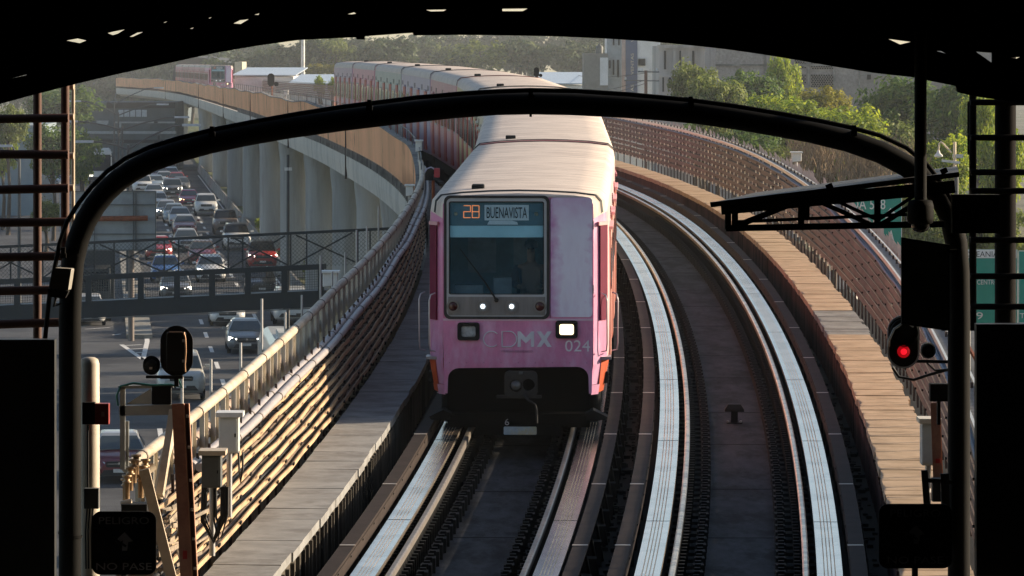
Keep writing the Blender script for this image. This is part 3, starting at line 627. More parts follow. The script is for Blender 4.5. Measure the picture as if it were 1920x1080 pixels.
    text_obj("024", "car_number", M("pale_number", (.70, .64, .68), .6), t, X(1105) - X(1058), .16, (X(1081.5), -.017, Z(648)))
    text_obj("CIUDAD DE MEXICO", "small_lettering", M("faint_lettering", (.40, .20, .33), .6), t, .44, .028, (X(968), -.017, Z(658)))
    # the cab behind the glass
    cabd = M("cab_interior_teal", (.14, .26, .32), .7, var=.4, scale=2)
    m = MB(); m.box(-1.02, .48, 1.35, 1.4, 1.0, 3.3); m.box(-1.02, -1.0, .06, 1.35, 1.0, 3.3); m.box(.46, .48, .06, 1.35, 1.0, 3.3); m.box(-1.02, .48, .06, 1.35, .98, 1.0); m.build("cab_lining", cabd, t)
    m = MB(); m.box(-1.0, .44, .12, .55, 1.9, 1.96); m.box(-.9, -.5, .18, .45, 1.96, 2.10); m.box(-.35, -.1, .2, .4, 1.96, 2.2); m.build("control_desk", M("control_desk_grey", (.12, .15, .17), .6, var=.4, scale=5), t)
    m = MB(); m.box(-.75, -.35, 1.32, 1.348, 2.2, 2.75); m.box(-.1, .1, 1.32, 1.348, 2.1, 2.9); m.build("cab_equipment", M("cab_equipment_grey", (.3, .33, .36), .6, var=.4, scale=5), t)
    m = MB(); m.plate([rrect(X(842), X(1017.5), Z(422), Z(379.5), .02)], .03, .05); m.build("header_panel", M("dark_teal_header", (.10, .19, .23), .5), t)
    m = MB(); m.box(X(842), X(1017.5), .035, .045, Z(445), Z(423)); m.build("sun_visor", M("pale_cyan_visor", (.55, .85, .92), .6, var=.1), t)
    m = MB(); m.box(X(907), X(990), .018, .029, Z(413), Z(384)); dp = m.build("destination_board", M("board_white", (.92, .95, .95), .6), t)
    text_obj("BUENAVISTA", "destination_lettering", M("board_black_lettering", (.01, .012, .015), .6), dp, X(987) - X(911), .155, (X(949), .016, Z(398.5)))
    m = MB(); m.plate([[(X(912), Z(421)), (X(970), Z(421)), (X(968), Z(416)), (X(958), Z(413.5)), (X(916), Z(413.5))]], .022, .029); m.build("paper_slip", M("paper_slip_grey", (.85, .92, .95), .7), t)
    seg = {'2': "abged", '8': "abcdefg"}
    m = MB()
    for i, ch in enumerate("28"):
        x0 = X(868 + i * 16); x1 = x0 + .095; za, zb = Z(408), Z(385.5); zm = (za + zb) / 2
        pos = {'a': (x0, zb, x1, zb), 'b': (x1, zb, x1, zm), 'c': (x1, zm, x1, za), 'd': (x0, za, x1, za), 'e': (x0, zm, x0, za), 'f': (x0, zb, x0, zm), 'g': (x0, zm, x1, zm)}
        for s_ in seg[ch]: p = pos[s_]; m.bar((p[0], .024, p[1]), (p[2], .024, p[3]), .009, .009)
    m.build("run_number_display", MATS.get("orange_led") or EM("orange_led", (1, .30, .10), .55), t)
    m = MB()
    for px_ in (853, 1004): m.lathe([(.028, .02), (.028, .026), (.001, .026)], (X(px_), 0, Z(401)), 12, 'y')
    m.build("round_sensor", M("sensor_tan", (.35, .30, .2), .5), t)
    gm = bpy.data.materials.get("windshield_glass")
    if not gm:
        gm = bpy.data.materials.new("windshield_glass"); gm.use_nodes = True; q = gm.node_tree; b = q.nodes["Principled BSDF"]
        b.inputs["Base Color"].default_value = (.05, .13, .17, 1); b.inputs["Roughness"].default_value = .06; tr = q.nodes.new("ShaderNodeBsdfTransparent"); tr.inputs[0].default_value = (.90, .97, 1, 1)
        mx = q.nodes.new("ShaderNodeMixShader"); mx.inputs[0].default_value = .13; q.links.new(tr.outputs[0], mx.inputs[1]); q.links.new(b.outputs[0], mx.inputs[2]); q.links.new(mx.outputs[0], q.nodes["Material Output"].inputs[0])
    m = MB(); m.box(X(841.5), X(1017.5), -.004, .002, Z(551.5), Z(378.5)); m.build("windshield", gm, t)
    m = MB(); m.tube([(X(929), -.06, Z(562)), (X(926), -.065, Z(556)), (X(908), -.055, Z(528)), (X(861), -.03, Z(466))], [.02, .013, .010, .005], 8); m.lathe([(.03, -.03), (.03, -.07), (.001, -.075)], (X(929.5), 0, Z(562)), 12, 'y'); m.build("wiper", black, t)
GRP = "cars of the pink metro train"
descr = ["leading car of the near train with magenta cab front, lit headlight and BUENAVISTA board",
         "second car of the near train, pale roof right behind the leading cab car", "third car of the near train, mostly hidden behind the black arch",
         "fourth car of the near train, mustard yellow side with dark red doors where train bends", "fifth car of the near train, dull rose side next to the mustard car",
         "sixth car of the near train, lilac grey side left of the dull rose car", "seventh car of the near train, grey green side with dark red doors",
         "eighth car of the near train, bright pink side at the far left end in view", "ninth and last car of the near train, hidden behind the bright pink car"]
blue = M("blue_red_roof_edge", (.10, .24, .33), .5); redl = M("brown_red_roof_edge", (.30, .09, .05), .5)
near = []
for k in range(9):
    near.append(make_car("metro_car", descr[k], PAINTS[k], 66 + 17 * k, 16.4, k == 0, GRP, trim={1: blue, 3: redl}.get(k)))
farp = M("far_train_pink", (.60, .30, .42), .5, var=.1, dirt=((.55, .42, .48), .5, 1))
for k in range(6):
    make_car("metro_car", ["far train's leading car, small pink cab front facing the camera beyond the bend", "second car of the far pink train, directly behind its cab car", "third car of the far pink train, striped side seen at a flat angle",
             "fourth car of the far pink train, side striped red and grey", "fifth car of the far pink train, near its tail", "sixth car of the far pink train, the last one in view"][k], farp if k == 0 else PAINTS[(k * 3 + 1) % 9], 487 + 17 * k, 16.4, k == 0, "cars of the far pink train", lod=1)
# the driver
def person_mesh(name, joints, edges, mat):
    me = bpy.data.meshes.new(name); me.from_pydata([j[0] for j in joints], edges, []); o = bpy.data.objects.new(name, me); COL.objects.link(o)
    sk = o.modifiers.new("skin", 'SKIN'); sk.use_smooth_shade = True
    if not me.skin_vertices: me.attributes.new("skin_vertices", 'FLOAT', 'POINT')
    for i, j in enumerate(joints): me.skin_vertices[0].data[i].radius = (j[1], j[2] if len(j) > 2 else j[1])
    me.skin_vertices[0].data[0].use_root = True
    o.modifiers.new("sub", 'SUBSURF').levels = 2; o.modifiers["sub"].render_levels = 2; me.materials.append(mat); return o
def skin_mesh(name, joints, edges, mat, parent=None, lv=2):
    me = bpy.data.meshes.new(name); bm = bmesh.new(); ly = bm.verts.layers.skin.verify(); vs = []
    for i, j in enumerate(joints):
        v = bm.verts.new(j[0]); sv = v[ly]; sv.radius = (j[1], j[2] if len(j) > 2 else j[1]); sv.use_root = i == 0; vs.append(v)
    for a, b in edges: bm.edges.new((vs[a], vs[b]))
    bm.to_mesh(me); bm.free(); o = bpy.data.objects.new(name, me); COL.objects.link(o)
    sk = o.modifiers.new("skin", 'SKIN'); sk.use_smooth_shade = True; o.modifiers.new("sub", 'SUBSURF').render_levels = lv; me.materials.append(mat)
    if parent: o.parent = parent
    return o
skinm = M("skin_tone", (.32, .17, .11), .55, var=.08); hairm = M("dark_hair", (.015, .012, .01), .6); navy = M("navy_uniform", (.03, .04, .07), .8, var=.2)
T0 = near[0].matrix_basis.copy()
def driver():
    o = skin_mesh("person", [((0, 0, 0), .15, .12), ((0, .01, .22), .15, .11), ((0, .0, .42), .17, .10), ((0, -.01, .52), .06), ((0, -.03, .60), .065, .075), ((0, -.035, .70), .085, .10), ((0, -.03, .78), .06, .07),
        ((-.2, 0, .43), .06), ((-.26, -.08, .22), .045), ((-.14, -.30, .18), .035), ((-.10, -.38, .19), .03, .02),
        ((.2, 0, .43), .06), ((.26, -.08, .22), .045), ((.14, -.30, .18), .035), ((.10, -.38, .19), .03, .02),
        ((-.11, -.30, -.04), .09), ((-.11, -.42, -.40), .055), ((-.11, -.5, -.47), .045), ((.11, -.30, -.04), .09), ((.11, -.42, -.40), .055), ((.11, -.5, -.47), .045), ((0, -.145, .69), .015)],
        [(0, 1), (1, 2), (2, 3), (3, 4), (4, 5), (5, 6), (2, 7), (7, 8), (8, 9), (9, 10), (2, 11), (11, 12), (12, 13), (13, 14), (0, 15), (15, 16), (16, 17), (0, 18), (18, 19), (19, 20), (5, 21)], skinm)
    tag(o, "train driver in a dark uniform sitting behind the windshield of the pink train", "person")
    j = skin_mesh("jacket", [((0, 0, .02), .17, .135), ((0, .01, .22), .17, .125), ((0, .0, .42), .19, .115), ((-.2, 0, .43), .072), ((-.26, -.08, .22), .058), ((-.15, -.27, .18), .048), ((.2, 0, .43), .072), ((.26, -.08, .22), .058), ((.15, -.27, .18), .048)],
        [(0, 1), (1, 2), (2, 3), (3, 4), (4, 5), (2, 6), (6, 7), (7, 8)], navy, o)
    m = MB(); m.lathe([(.088, .72), (.095, .76), (.085, .81), (.05, .835), (.001, .84)], (0, -.03, 0), 14); m.build("hair", hairm, o)
    m = MB()
    for hx in (-1, 1):
        for k in range(5): m.tube([(hx * (.10 + .012 * (k - 2)), -.38, .195), (hx * (.10 + .014 * (k - 2)), -.43, .19 - .004 * abs(k - 2)), (hx * (.10 + .013 * (k - 2)), -.45, .165)], [.008, .007, .006], 6)
    m.build("fingers", skinm, o)
    for s_ in (-1, 1):
        m = MB(); m.lathe([(.014, 0), (.001, .008)], (s_ * .035, -.125, .715), 8, 'y'); m.build("eye", black, o)
    o.matrix_world = T0 @ Matrix.Translation((.16, .95, 1.86))
    st = thing("driver_seat", "black driver seat inside the cab of the pink train", "seat"); st.matrix_world = T0 @ Matrix.Translation((.16, .95, 1.0))
    m = MB(); m.box(-.22, .22, -.22, .2, .62, .70); m.build("cushion", rubber, st, bevel=.02); m = MB(); m.box(-.21, .21, .17, .24, .7, 1.3); m.build("backrest", rubber, st, bevel=.02)
    m = MB(); m.box(-.06, .06, -.06, .06, .0, .62); m.build("pedestal", rubber, st)
driver()

# ------------------------------------------------------------------ street
RX = lambda d: -5.3 - .087 * (d - 200)          # a line along the street, below the viaduct's near side
def rp(u, d, z=0.0): return Vector((RX(d) + u, d, z))
m = MB(); m.add([(-420, -20, -.02), (420, -20, -.02), (420, 1480, -.02), (-420, 1480, -.02)], [(0, 1, 2, 3)]); struct(m.build("ground", M("dry_ground", (.16, .15, .11), .95, var=.3, scale=.05, dirt=((.08, .10, .04), .7, .03))))
def strip(name, u0, u1, a, b, z, mat, hgt=0.0, step=40):
    ds = [a + (b - a) * k / max(1, int((b - a) / step)) for k in range(max(1, int((b - a) / step)) + 1)]; m = MB()
    if hgt: m.loft([[rp(u0, d, z), rp(u1, d, z), rp(u1, d, z + hgt), rp(u0, d, z + hgt)] for d in ds])
    else: m.loft([[rp(u0, d, z), rp(u1, d, z)] for d in ds], False, closed=False)
    return struct(m.build(name, mat))
strip("road", -26, -1.2, 60, 1200, .0, asphalt)
strip("road", 12, 32, 60, 900, .0, asphalt)
strip("verge", -1.0, 9, 100, 900, .0, M("verge_soil_grass", (.13, .13, .07), .95, var=.4, scale=.5, dirt=((.10, .16, .03), .8, .25)), .12)
m = MB(); b_ = MB()
for d in range(160, 520, 3):
    m.loft([[rp(-1.62, d, 0), rp(-1.18, d, 0), rp(-1.28, d, .35), rp(-1.33, d, .85), rp(-1.47, d, .85), rp(-1.52, d, .35)], [rp(-1.62, d + 2.97, 0), rp(-1.18, d + 2.97, 0), rp(-1.28, d + 2.97, .35), rp(-1.33, d + 2.97, .85), rp(-1.47, d + 2.97, .85), rp(-1.52, d + 2.97, .35)]])
tag(m.build("median_barrier", conc), "low concrete barrier between the traffic and the viaduct columns", "barrier")
mk = MB()
for u, a0 in ((-4.4, 161), (-7.2, 166.7), (-10.05, 163)):
    d = a0
    while d < 520:
        if u != -10.05 or d < 204:
            p = rp(u, d, .006); q = rp(u, d + 4.2, .006); mk.add([p + Vector((-.09, 0, 0)), p + Vector((.09, 0, 0)), q + Vector((.09, 0, 0)), q + Vector((-.09, 0, 0))], [(0, 1, 2, 3)])
        d += 10.6
for u in (-1.95,):
    for d in range(160, 500, 20): p = rp(u, d, .006); q = rp(u, d + 20, .006); mk.add([p, p + Vector((.12, 0, 0)), q + Vector((.12, 0, 0)), q], [(0, 1, 2, 3)])
def gline(a, b, wd):
    a = Vector(a); b = Vector(b); t = (b - a).normalized(); n = Vector((t.y, -t.x, 0)) * wd / 2; mk.add([a - n, a + n, b + n, b - n], [(0, 1, 2, 3)])
G = lambda px, py, z=.006: W(px, py, F * (CZ - z) / (py - YH))
for a, b in (((228, 646), (268, 674)), ((268, 674), (276, 640)), ((276, 640), (272, 598)), ((230, 648), (266, 646)), ((240, 655), (272, 653)), ((250, 662), (271, 660)), ((258, 668), (270, 667))): gline(G(*a), G(*b), .22)
for a, b in (((150, 612), (172, 610)), ((160, 617), (206, 614)), ((212, 628), (226, 626))): gline(G(*a), G(*b), .15)
struct(mk.build("road_markings", roadw))
isl = strip("island", -10.95, -9.75, 219, 520, .0, M("island_kerb_concrete", (.30, .29, .26), .9, var=.25, scale=1, dirt=((.14, .13, .10), .7, .4)), .18)
strip("pavement", -32, -26, 60, 900, .0, conc, .15)

# ------------------------------------------------------------------ vehicles
vgl = M("car_glass", (.05, .065, .07), .06, var=.1, spec=.8); vgld = M("dark_car_glass", (.015, .017, .018), .06, spec=.7)
tire = M("car_tyre", (.015, .015, .015), .85); trimb = M("black_car_trim", (.015, .015, .016), .45); chrome = M("chrome_trim", (.55, .56, .57), .2, metal=.9)
plm = M("plate_white", (.6, .6, .58), .5); headoff = M("headlamp_clear", (.55, .57, .58), .12, var=.25, scale=20); headon = EM("car_headlight_lit", (1, .93, .78), 7); headam = EM("car_headlight_warm", (1, .62, .28), 6); amber = EM("amber_marker", (1, .55, .1), 4)
CPS = {}
def cpaint(n, c): 
    if n not in CPS: CPS[n] = M("car_paint_" + n, c, .28, var=.06, scale=1, coat=.6)
    return CPS[n]
STY = {  # length, half width, lower body sections (y, z bottom, z top, half width), glass house (y base front, y top front, y top rear, y base rear, z base, z top), half widths
 'sedan': (4.5, .87, [(0, .34, .60, .55), (.08, .26, .70, .74), (.35, .22, .78, .85), (1.15, .2, .93, .87), (1.4, .2, .97, .87), (3.3, .2, .99, .87), (4.1, .22, 1.0, .85), (4.42, .28, .92, .78), (4.5, .42, .84, .66)], (1.12, 1.95, 3.15, 4.0, .95, 1.46), (.80, .56)),
 'hatch': (4.0, .86, [(0, .34, .62, .56), (.08, .26, .74, .75), (.3, .22, .84, .84), (.95, .2, .98, .86), (1.2, .2, 1.02, .86), (3.3, .2, 1.04, .86), (3.9, .25, .98, .82), (4.0, .35, .9, .74)], (.92, 1.65, 3.3, 3.85, 1.0, 1.52), (.79, .57)),
 'suv': (4.6, .93, [(0, .42, .80, .66), (.06, .34, .92, .80), (.22, .28, 1.02, .90), (1.1, .27, 1.13, .93), (1.3, .27, 1.16, .93), (3.9, .27, 1.18, .93), (4.5, .32, 1.1, .90), (4.6, .45, 1.0, .82)], (1.1, 1.72, 3.9, 4.45, 1.14, 1.74), (.85, .66)),
}
PRO = {}
def car_proto(sty):
    Ln, hw, sec, (yf, yt, ytr, yr, zb, zt), (hb, ht) = STY[sty]
    t = bpy.data.objects.new(sty, None); pa = lambda mb, n, mt, par=None, **k: mb.build(n, mt, par or t, **k)
    m = MB(); rings = []
    for y, z0, z1, h in sec:
        hh = z1 - z0; rings.append([(h * .90, y, z0), (h, y, z0 + hh * .25), (h, y, z0 + hh * .68), (h * .93, y, z0 + hh * .90), (h * .78, y, z1), (0, y, z1 + .02), (-h * .78, y, z1), (-h * .93, y, z0 + hh * .90), (-h, y, z0 + hh * .68), (-h, y, z0 + hh * .25), (-h * .90, y, z0)])
    m.loft(rings, True, True); pa(m, "body", cpaint("white", (.7, .7, .68)))
    m = MB(); e = .07
    q = [(hb, yf + .12, zb), (hb, yr - .05, zb), (-hb, yr - .05, zb), (-hb, yf + .12, zb)]
    rs = [q, [(ht + .05, yt - .10, zt - .12), (ht + .05, ytr + .16, zt - .12), (-ht - .05, ytr + .16, zt - .12), (-ht - .05, yt - .10, zt - .12)], [(ht, yt + .02, zt - .03), (ht, ytr, zt - .03), (-ht, ytr, zt - .03), (-ht, yt + .02, zt - .03)], [(ht * .8, yt + .25, zt), (ht * .8, ytr - .2, zt), (-ht * .8, ytr - .2, zt), (-ht * .8, yt + .25, zt)]]
    m.loft(rs, True, False); pa(m, "roof", cpaint("white", None), bevel=.03)
    m = MB(); k = -.015; f = lambda s_, y, z: (s_, y, z)
    m.add([(-hb * .93, yf + .12 + k, zb + .03), (hb * .93, yf + .12 + k, zb + .03), (ht * .98, yt - .075 + k, zt - .11), (-ht * .98, yt - .075 + k, zt - .11)], [(0, 1, 2, 3)]); 
    for v in range(4): pass
    w_ = pa(m, "windshield", vgl)
    for s_ in (1, -1):
        m = MB(); m.add([(s_ * (hb + .012), yf + .42, zb + .05), (s_ * (hb + .012), yr - .3, zb + .05), (s_ * (ht + .062), ytr + .0, zt - .14), (s_ * (ht + .062), yt + .12, zt - .14)], [(0, 1, 2, 3)]); pa(m, "side_window", vgld)
    zg = sec[2][2]; g0 = .36 if sty != 'suv' else .5; y0 = -.012
    m = MB(); m.plate([rrect(-hw * .48, hw * .48, zg - .26, zg - .08, .05)], y0 + .0, .25); pa(m, "grille", trimb)
    m = MB(); m.plate([rrect(-hw * .42, hw * .42, zg - .165, zg - .145, .008)], y0 - .012, .1); m.plate([circ(0, zg - .14, .045, 12)], y0 - .016, .1); pa(m, "grille_bar", chrome)
    m = MB(); m.plate([[(-hw * .70, g0 - .10), (hw * .70, g0 - .10), (hw * .55, g0 + .08), (-hw * .55, g0 + .08)]], y0 - .01, .25); pa(m, "bumper_intake", trimb)
    m = MB(); m.box(-.19, .19, y0 - .035, y0, g0 + .0, g0 + .11); pa(m, "licence_plate", plm)
    for s_ in (1, -1):
        m = MB(); a = hw * .52; b = hw * .93; m.hexa([(s_ * a, .0, zg - .22), (s_ * b, .20, zg - .19), (s_ * b, .5, zg - .15), (s_ * a, .25, zg - .2), (s_ * a, .03, zg - .10), (s_ * b * .985, .24, zg - .03), (s_ * b * .985, .55, zg - .03), (s_ * a, .28, zg - .08)]); pa(m, "headlight", headoff)
        m = MB(); m.box(s_ * hw * .96 - .02, s_ * hw * .96 + .02, yf + .35, yf + .40, zb + .02, zb + .08); m.hexa([(s_ * (hw + .0), yf + .30, zb + .04), (s_ * (hw + .2), yf + .34, zb + .05), (s_ * (hw + .2), yf + .42, zb + .05), (s_ * hw, yf + .42, zb + .04), (s_ * (hw + .0), yf + .30, zb + .16), (s_ * (hw + .18), yf + .34, zb + .17), (s_ * (hw + .18), yf + .42, zb + .17), (s_ * hw, yf + .42, zb + .16)]); pa(m, "mirror", cpaint("white", None), bevel=.015)
        m = MB(); m.lathe([(.05, .0), (.05, .02), (.001, .02)], (s_ * hw * .66, 0, g0), 10, 'y'); 
        for yy in (.85 if sty != 'hatch' else .75, Ln - .85):
            m = MB(); r = .32 if sty != 'suv' else .37; m.lathe([(.001, -.1), (r * .6, -.1), (r, -.08), (r, .08), (r * .6, .1), (.001, .1)], (0, 0, 0), 18, 'y'); o = pa(m, "wheel", tire, loc=(s_ * (hw - .105), yy, r)); o.rotation_euler = (0, 0, R(90))
    return t
def car(label, cx, base, sty, col, lights=None, glass=None, roof=None, wpx=None, du=0):
    if sty not in PRO: PRO[sty] = car_proto(sty)
    d = F * CZ / (base - YH); x = (cx - 960) * d / F
    o = bpy.data.objects.new("car", None); COL.objects.link(o); o.location = (x, d, .004); o.rotation_euler = (0, 0, math.atan(.087) + du); tag(o, label, "car", "cars in the street traffic")
    for ch in PRO[sty].children:
        c = ch.copy(); COL.objects.link(c); c.parent = o; nm = ch.name.split('.')[0]; mt = None
        if nm in ("body", "mirror"): mt = col
        if nm == "roof": mt = roof or col
        if nm == "windshield" and glass: mt = glass
        if nm == "headlight" and lights: mt = lights
        if mt: c.material_slots[0].link = 'OBJECT'; c.material_slots[0].material = mt
    return o
cw = cpaint("white", (.70, .70, .68)); cs = cpaint("silver", (.42, .43, .44)); cg = cpaint("grey", (.14, .145, .15)); cb = cpaint("blue", (.05, .14, .36)); cr = cpaint("red", (.38, .025, .02)); cm_ = cpaint("maroon", (.16, .025, .035)); ck = cpaint("black", (.012, .012, .013)); cbr = cpaint("bronze", (.20, .15, .12)); cp_ = cpaint("taxi_pink", (.42, .02, .10)); csb = cpaint("silver_blue", (.30, .36, .40))
CARS = [
 ("white SUV with a tall grille beside the barrier, below the pink taxi", 387, 405, 'suv', cw, None, None, None),
 ("bronze SUV with black roof in the barrier lane, above the black and white one", 424, 440, 'suv', cbr, None, vgld, ck),
 ("white SUV with black roof and bold black grille, seen behind the footbridge's top rail", 445, 470, 'suv', cw, None, vgld, ck),
 ("red car with both headlights on, half behind a black car by the barrier", 493, 508, 'suv', cr, headon, vgld, ck),
 ("black car seen through the footbridge mesh at the barrier side", 492, 556, 'sedan', ck, None, vgld, None),
 ("white hatchback with lit headlights just above the footbridge railing", 396, 530, 'hatch', cw, headon, None, None),
 ("bright blue hatchback above the footbridge railing", 311, 531, 'hatch', cb, None, None, None),
 ("dark grey car with two dazzling white headlights behind the footbridge mesh", 330, 564, 'sedan', cg, headon, None, cs),
 ("brownish maroon car in the middle lane behind the white hatchback", 380, 497, 'sedan', cm_, None, None, cbr),
 ("red sedan with glowing headlights at the left edge of the queue", 298, 488, 'sedan', cr, headon, None, None),
 ("silver car squeezed between the brownish maroon car and the maroon sedan", 350, 472, 'sedan', cs, None, None, None),
 ("maroon sedan with pale roof in the middle lane", 347, 442, 'sedan', cm_, None, None, cs),
 ("silver sedan directly behind the maroon sedan", 338, 426, 'sedan', cs, None, None, None),
 ("silver blue sedan two cars behind the maroon sedan", 327, 418, 'sedan', csb, None, None, None),
 ("dark car with one bright headlight at the left of the silver blue sedan", 313, 411, 'sedan', cg, headon, None, cs),
 ("taxi with pink top and white front beside the white SUV", 355, 389, 'sedan', cp_, headam, None, None),
 ("small dark SUV with a bright headlight behind the pink taxi", 324, 372, 'suv', cg, headon, None, None),
 ("white pickup-like car at the far left of the queue under the arch", 267, 364, 'suv', cw, None, None, None),
 ("small red car among the farthest of the queue", 332, 352, 'sedan', cr, None, None, None),
 ("tiny silver car in the far queue left of the red one", 308, 350, 'sedan', cs, None, None, None),
 ("tiny maroon car far back in the queue", 300, 342, 'sedan', cm_, None, None, None),
 ("tiny black SUV at the top of the far queue", 314, 333, 'suv', ck, None, None, None),
 ("tiny car with an amber glowing headlight far back", 284, 337, 'sedan', cg, headam, None, None),
 ("tiny white car with lights on far back under the arch", 264, 344, 'sedan', cw, headon, None, None),
 ("small white car left of the white pickup-like car", 246, 352, 'sedan', cw, None, None, None),
 ("tiny grey car at the very end of the visible queue", 300, 327, 'sedan', cg, headon, None, None),
 ("white car partly hidden under the footbridge girder with its front below", 427, 612, 'sedan', cw, None, None, None),
 ("grey sedan with one lit headlight just below the footbridge, beside the long white bus", 463, 664, 'sedan', cg, headon, None, cs),
 ("white and black SUV peeking below the footbridge beside the viaduct", 548, 610, 'suv', cw, None, vgld, None),
 ("silver minivan behind the black back of the round signal", 340, 752, 'suv', cpaint("champagne", (.50, .49, .45)), None, None, None),
 ("maroon car with a pale roof at the bottom left beside the beige column", 224, 908, 'sedan', cm_, None, None, cs),
 ("white car whose roof shows through the footbridge mesh at the left", 165, 612, 'sedan', cw, None, None, None),
 ("small white car seen through the left screen bars near a red board", 52, 400, 'sedan', cw, None, None, None),
 ("small grey car seen through the left screen bars", 47, 360, 'sedan', cg, None, None, None),
 ("white car at the left edge seen through the screen bars", 4, 335, 'suv', cw, None, None, None),
]
for l_, cx, bs, st_, co, li, gl, rf_ in CARS: car(l_, cx, bs, st_, co, li, gl, rf_)

for i, (cx, bs, st_, co, li, lab) in enumerate(((288, 329, 'sedan', cs, None, "tiny silver car near the far end of the queue"), (276, 339, 'suv', cg, headon, "tiny dark SUV with lights on, left of the amber light car"), (321, 341, 'sedan', cw, None, "tiny white car beside the barrier far back"), (340, 362, 'sedan', cg, None, "small dark sedan between the small red car and the taxi"), (292, 358, 'sedan', csb, headon, "small blue grey car with lights left of the dark SUV"), (289, 377, 'sedan', cs, headam, "small silver car with a warm light above the overhead sign's corner"), (296, 395, 'hatch', cw, None, "small white hatchback at the corner of the overhead sign"), (310, 323, 'sedan', cr, None, "tiny red car at the very top of the queue"),
    (205, 338, 'sedan', cw, headon, "tiny car with lights in front of the coach on the side road"), (152, 338, 'sedan', cg, headam, "tiny dark car with a yellow light left of the coach"), (100, 352, 'sedan', cs, None, "small silver car behind the left screen's inner post"))): car(lab, cx, bs, st_, co, li)
def bigv(name, label, cat, cx, base, parts):
    d = F * CZ / (base - YH); t = thing(name, label, cat, ((cx - 960) * d / F, d, .004), math.atan(.087))
    for n, mt, fn in parts:
        m = MB(); fn(m); m.build(n, mt, t, bevel=.04 if n in ("body", "cab", "cargo_box") else 0)
    for s_ in (1, -1):
        for yy in (1.2, 6.0):
            m = MB(); m.lathe([(.001, -.14), (.3, -.14), (.46, -.11), (.46, .11), (.3, .14), (.001, .14)], (0, 0, 0), 18, 'y'); o = m.build("wheel", tire, t, loc=(s_ * 1.02, yy, .46)); o.rotation_euler = (0, 0, R(90))
    return t
bigv("coach", "white coach with a huge dark windscreen coming down the side road", "bus", 187, 346, [
 ("body", cw, lambda m: m.loft([[(x * k, y, z) for x, z in ((-1.2, .4), (1.2, .4), (1.2, 2.6), (1.12, 3.2), (.9, 3.4), (-.9, 3.4), (-1.12, 3.2), (-1.2, 2.6))] for y, k in ((0, .97), (.15, 1), (11, 1))])),
 ("windscreen", vgld, lambda m: m.plate([rrect(-1.08, 1.08, 1.35, 2.95, .12)], -.03, .0)), ("bumper", trimb, lambda m: m.plate([rrect(-1.1, 1.1, .42, .75, .06)], -.05, 0)),
 ("headlight", headon, lambda m: m.plate([rrect(-1.0, -.7, .85, 1.05, .05)], -.04, 0)), ("headlight", headoff, lambda m: m.plate([rrect(.7, 1.0, .85, 1.05, .05)], -.04, 0)),
 ("side_windows", vgld, lambda m: (m.box(1.195, 1.215, .6, 10.5, 1.7, 2.7), m.box(-1.215, -1.195, .6, 10.5, 1.7, 2.7))), ("mirror", trimb, lambda m: (m.box(1.25, 1.45, -.3, -.15, 2.2, 2.8), m.box(1.1, 1.3, -.22, -.18, 2.75, 2.85)))])
bigv("box_truck", "dark box truck with an amber marker light behind the footbridge on the left", "truck", 165, 604, [
 ("cargo_box", M("dark_truck_paint", (.022, .028, .032), .5, var=.2), lambda m: m.box(-1.3, 1.3, 1.6, 8.5, 1.0, 3.75)), ("cab", MATS["dark_truck_paint"], lambda m: m.loft([[(-1.15, y, .5), (1.15, y, .5), (1.15 * k, y + s_, h), (-1.15 * k, y + s_, h)] for y, s_, k, h in ((0, .3, .92, 2.6), (1.55, 0, .95, 2.75))])),
 ("windscreen", vgld, lambda m: m.add([(-1.02, .12, 1.5), (1.02, .12, 1.5), (.98, .255, 2.45), (-.98, .255, 2.45)], [(0, 1, 2, 3)])), ("marker_light", amber, lambda m: m.box(.80, 1.0, 1.56, 1.6, 3.5, 3.62)), ("grille", trimb, lambda m: m.box(-.7, .7, -.03, 0, .8, 1.3)),
 ("headlight", headoff, lambda m: m.box(-1.05, -.75, -.03, .02, .7, .9)), ("headlight", headoff, lambda m: m.box(.75, 1.05, -.03, .02, .7, .9))])
# long white bus close to the railing, seen from above and its left side
bigv("bus", "long white bus with a grey side and roof air unit behind the beige handrail", "bus", 567, 792, [
 ("body", cw, lambda m: m.loft([[(x * k, y, z) for x, z in ((-1.2, .4), (1.2, .4), (1.2, 2.3), (1.1, 2.62), (.85, 2.76), (-.85, 2.76), (-1.1, 2.62), (-1.2, 2.3))] for y, k in ((0, .97), (.2, 1), (11.8, 1), (12, .97))])),
 ("side_panel", M("grey_beige_panel", (.32, .30, .27), .7, var=.2, scale=2, streak=(1, 1, .2)), lambda m: m.box(-1.225, -1.203, .1, 11.8, .6, 2.28)), ("roof_unit", lgrey, lambda m: m.box(-.7, .5, 4.2, 7.0, 2.765, 2.98)),
 ("roof_vent_slots", trimb, lambda m: [m.box(-.55, -.2, 4.18, 4.2, 2.80 + k * .05, 2.825 + k * .05) for k in range(3)]), ("roof_hatch", dgrey, lambda m: m.box(.35, .8, 8.6, 9.4, 2.765, 2.84)), ("roof_strip", M("pale_blue_roof_strip", (.35, .40, .44), .5), lambda m: m.box(-.1, .8, 1.2, 3.9, 2.763, 2.80)),
 ("windscreen", vgld, lambda m: m.plate([rrect(-1.05, 1.05, 1.2, 2.3, .12)], -.03, .02)), ("headlight", headoff, lambda m: m.box(-1.05, -.8, -.04, 0, .7, .9)), ("headlight", headoff, lambda m: m.box(.8, 1.05, -.04, 0, .7, .9))])
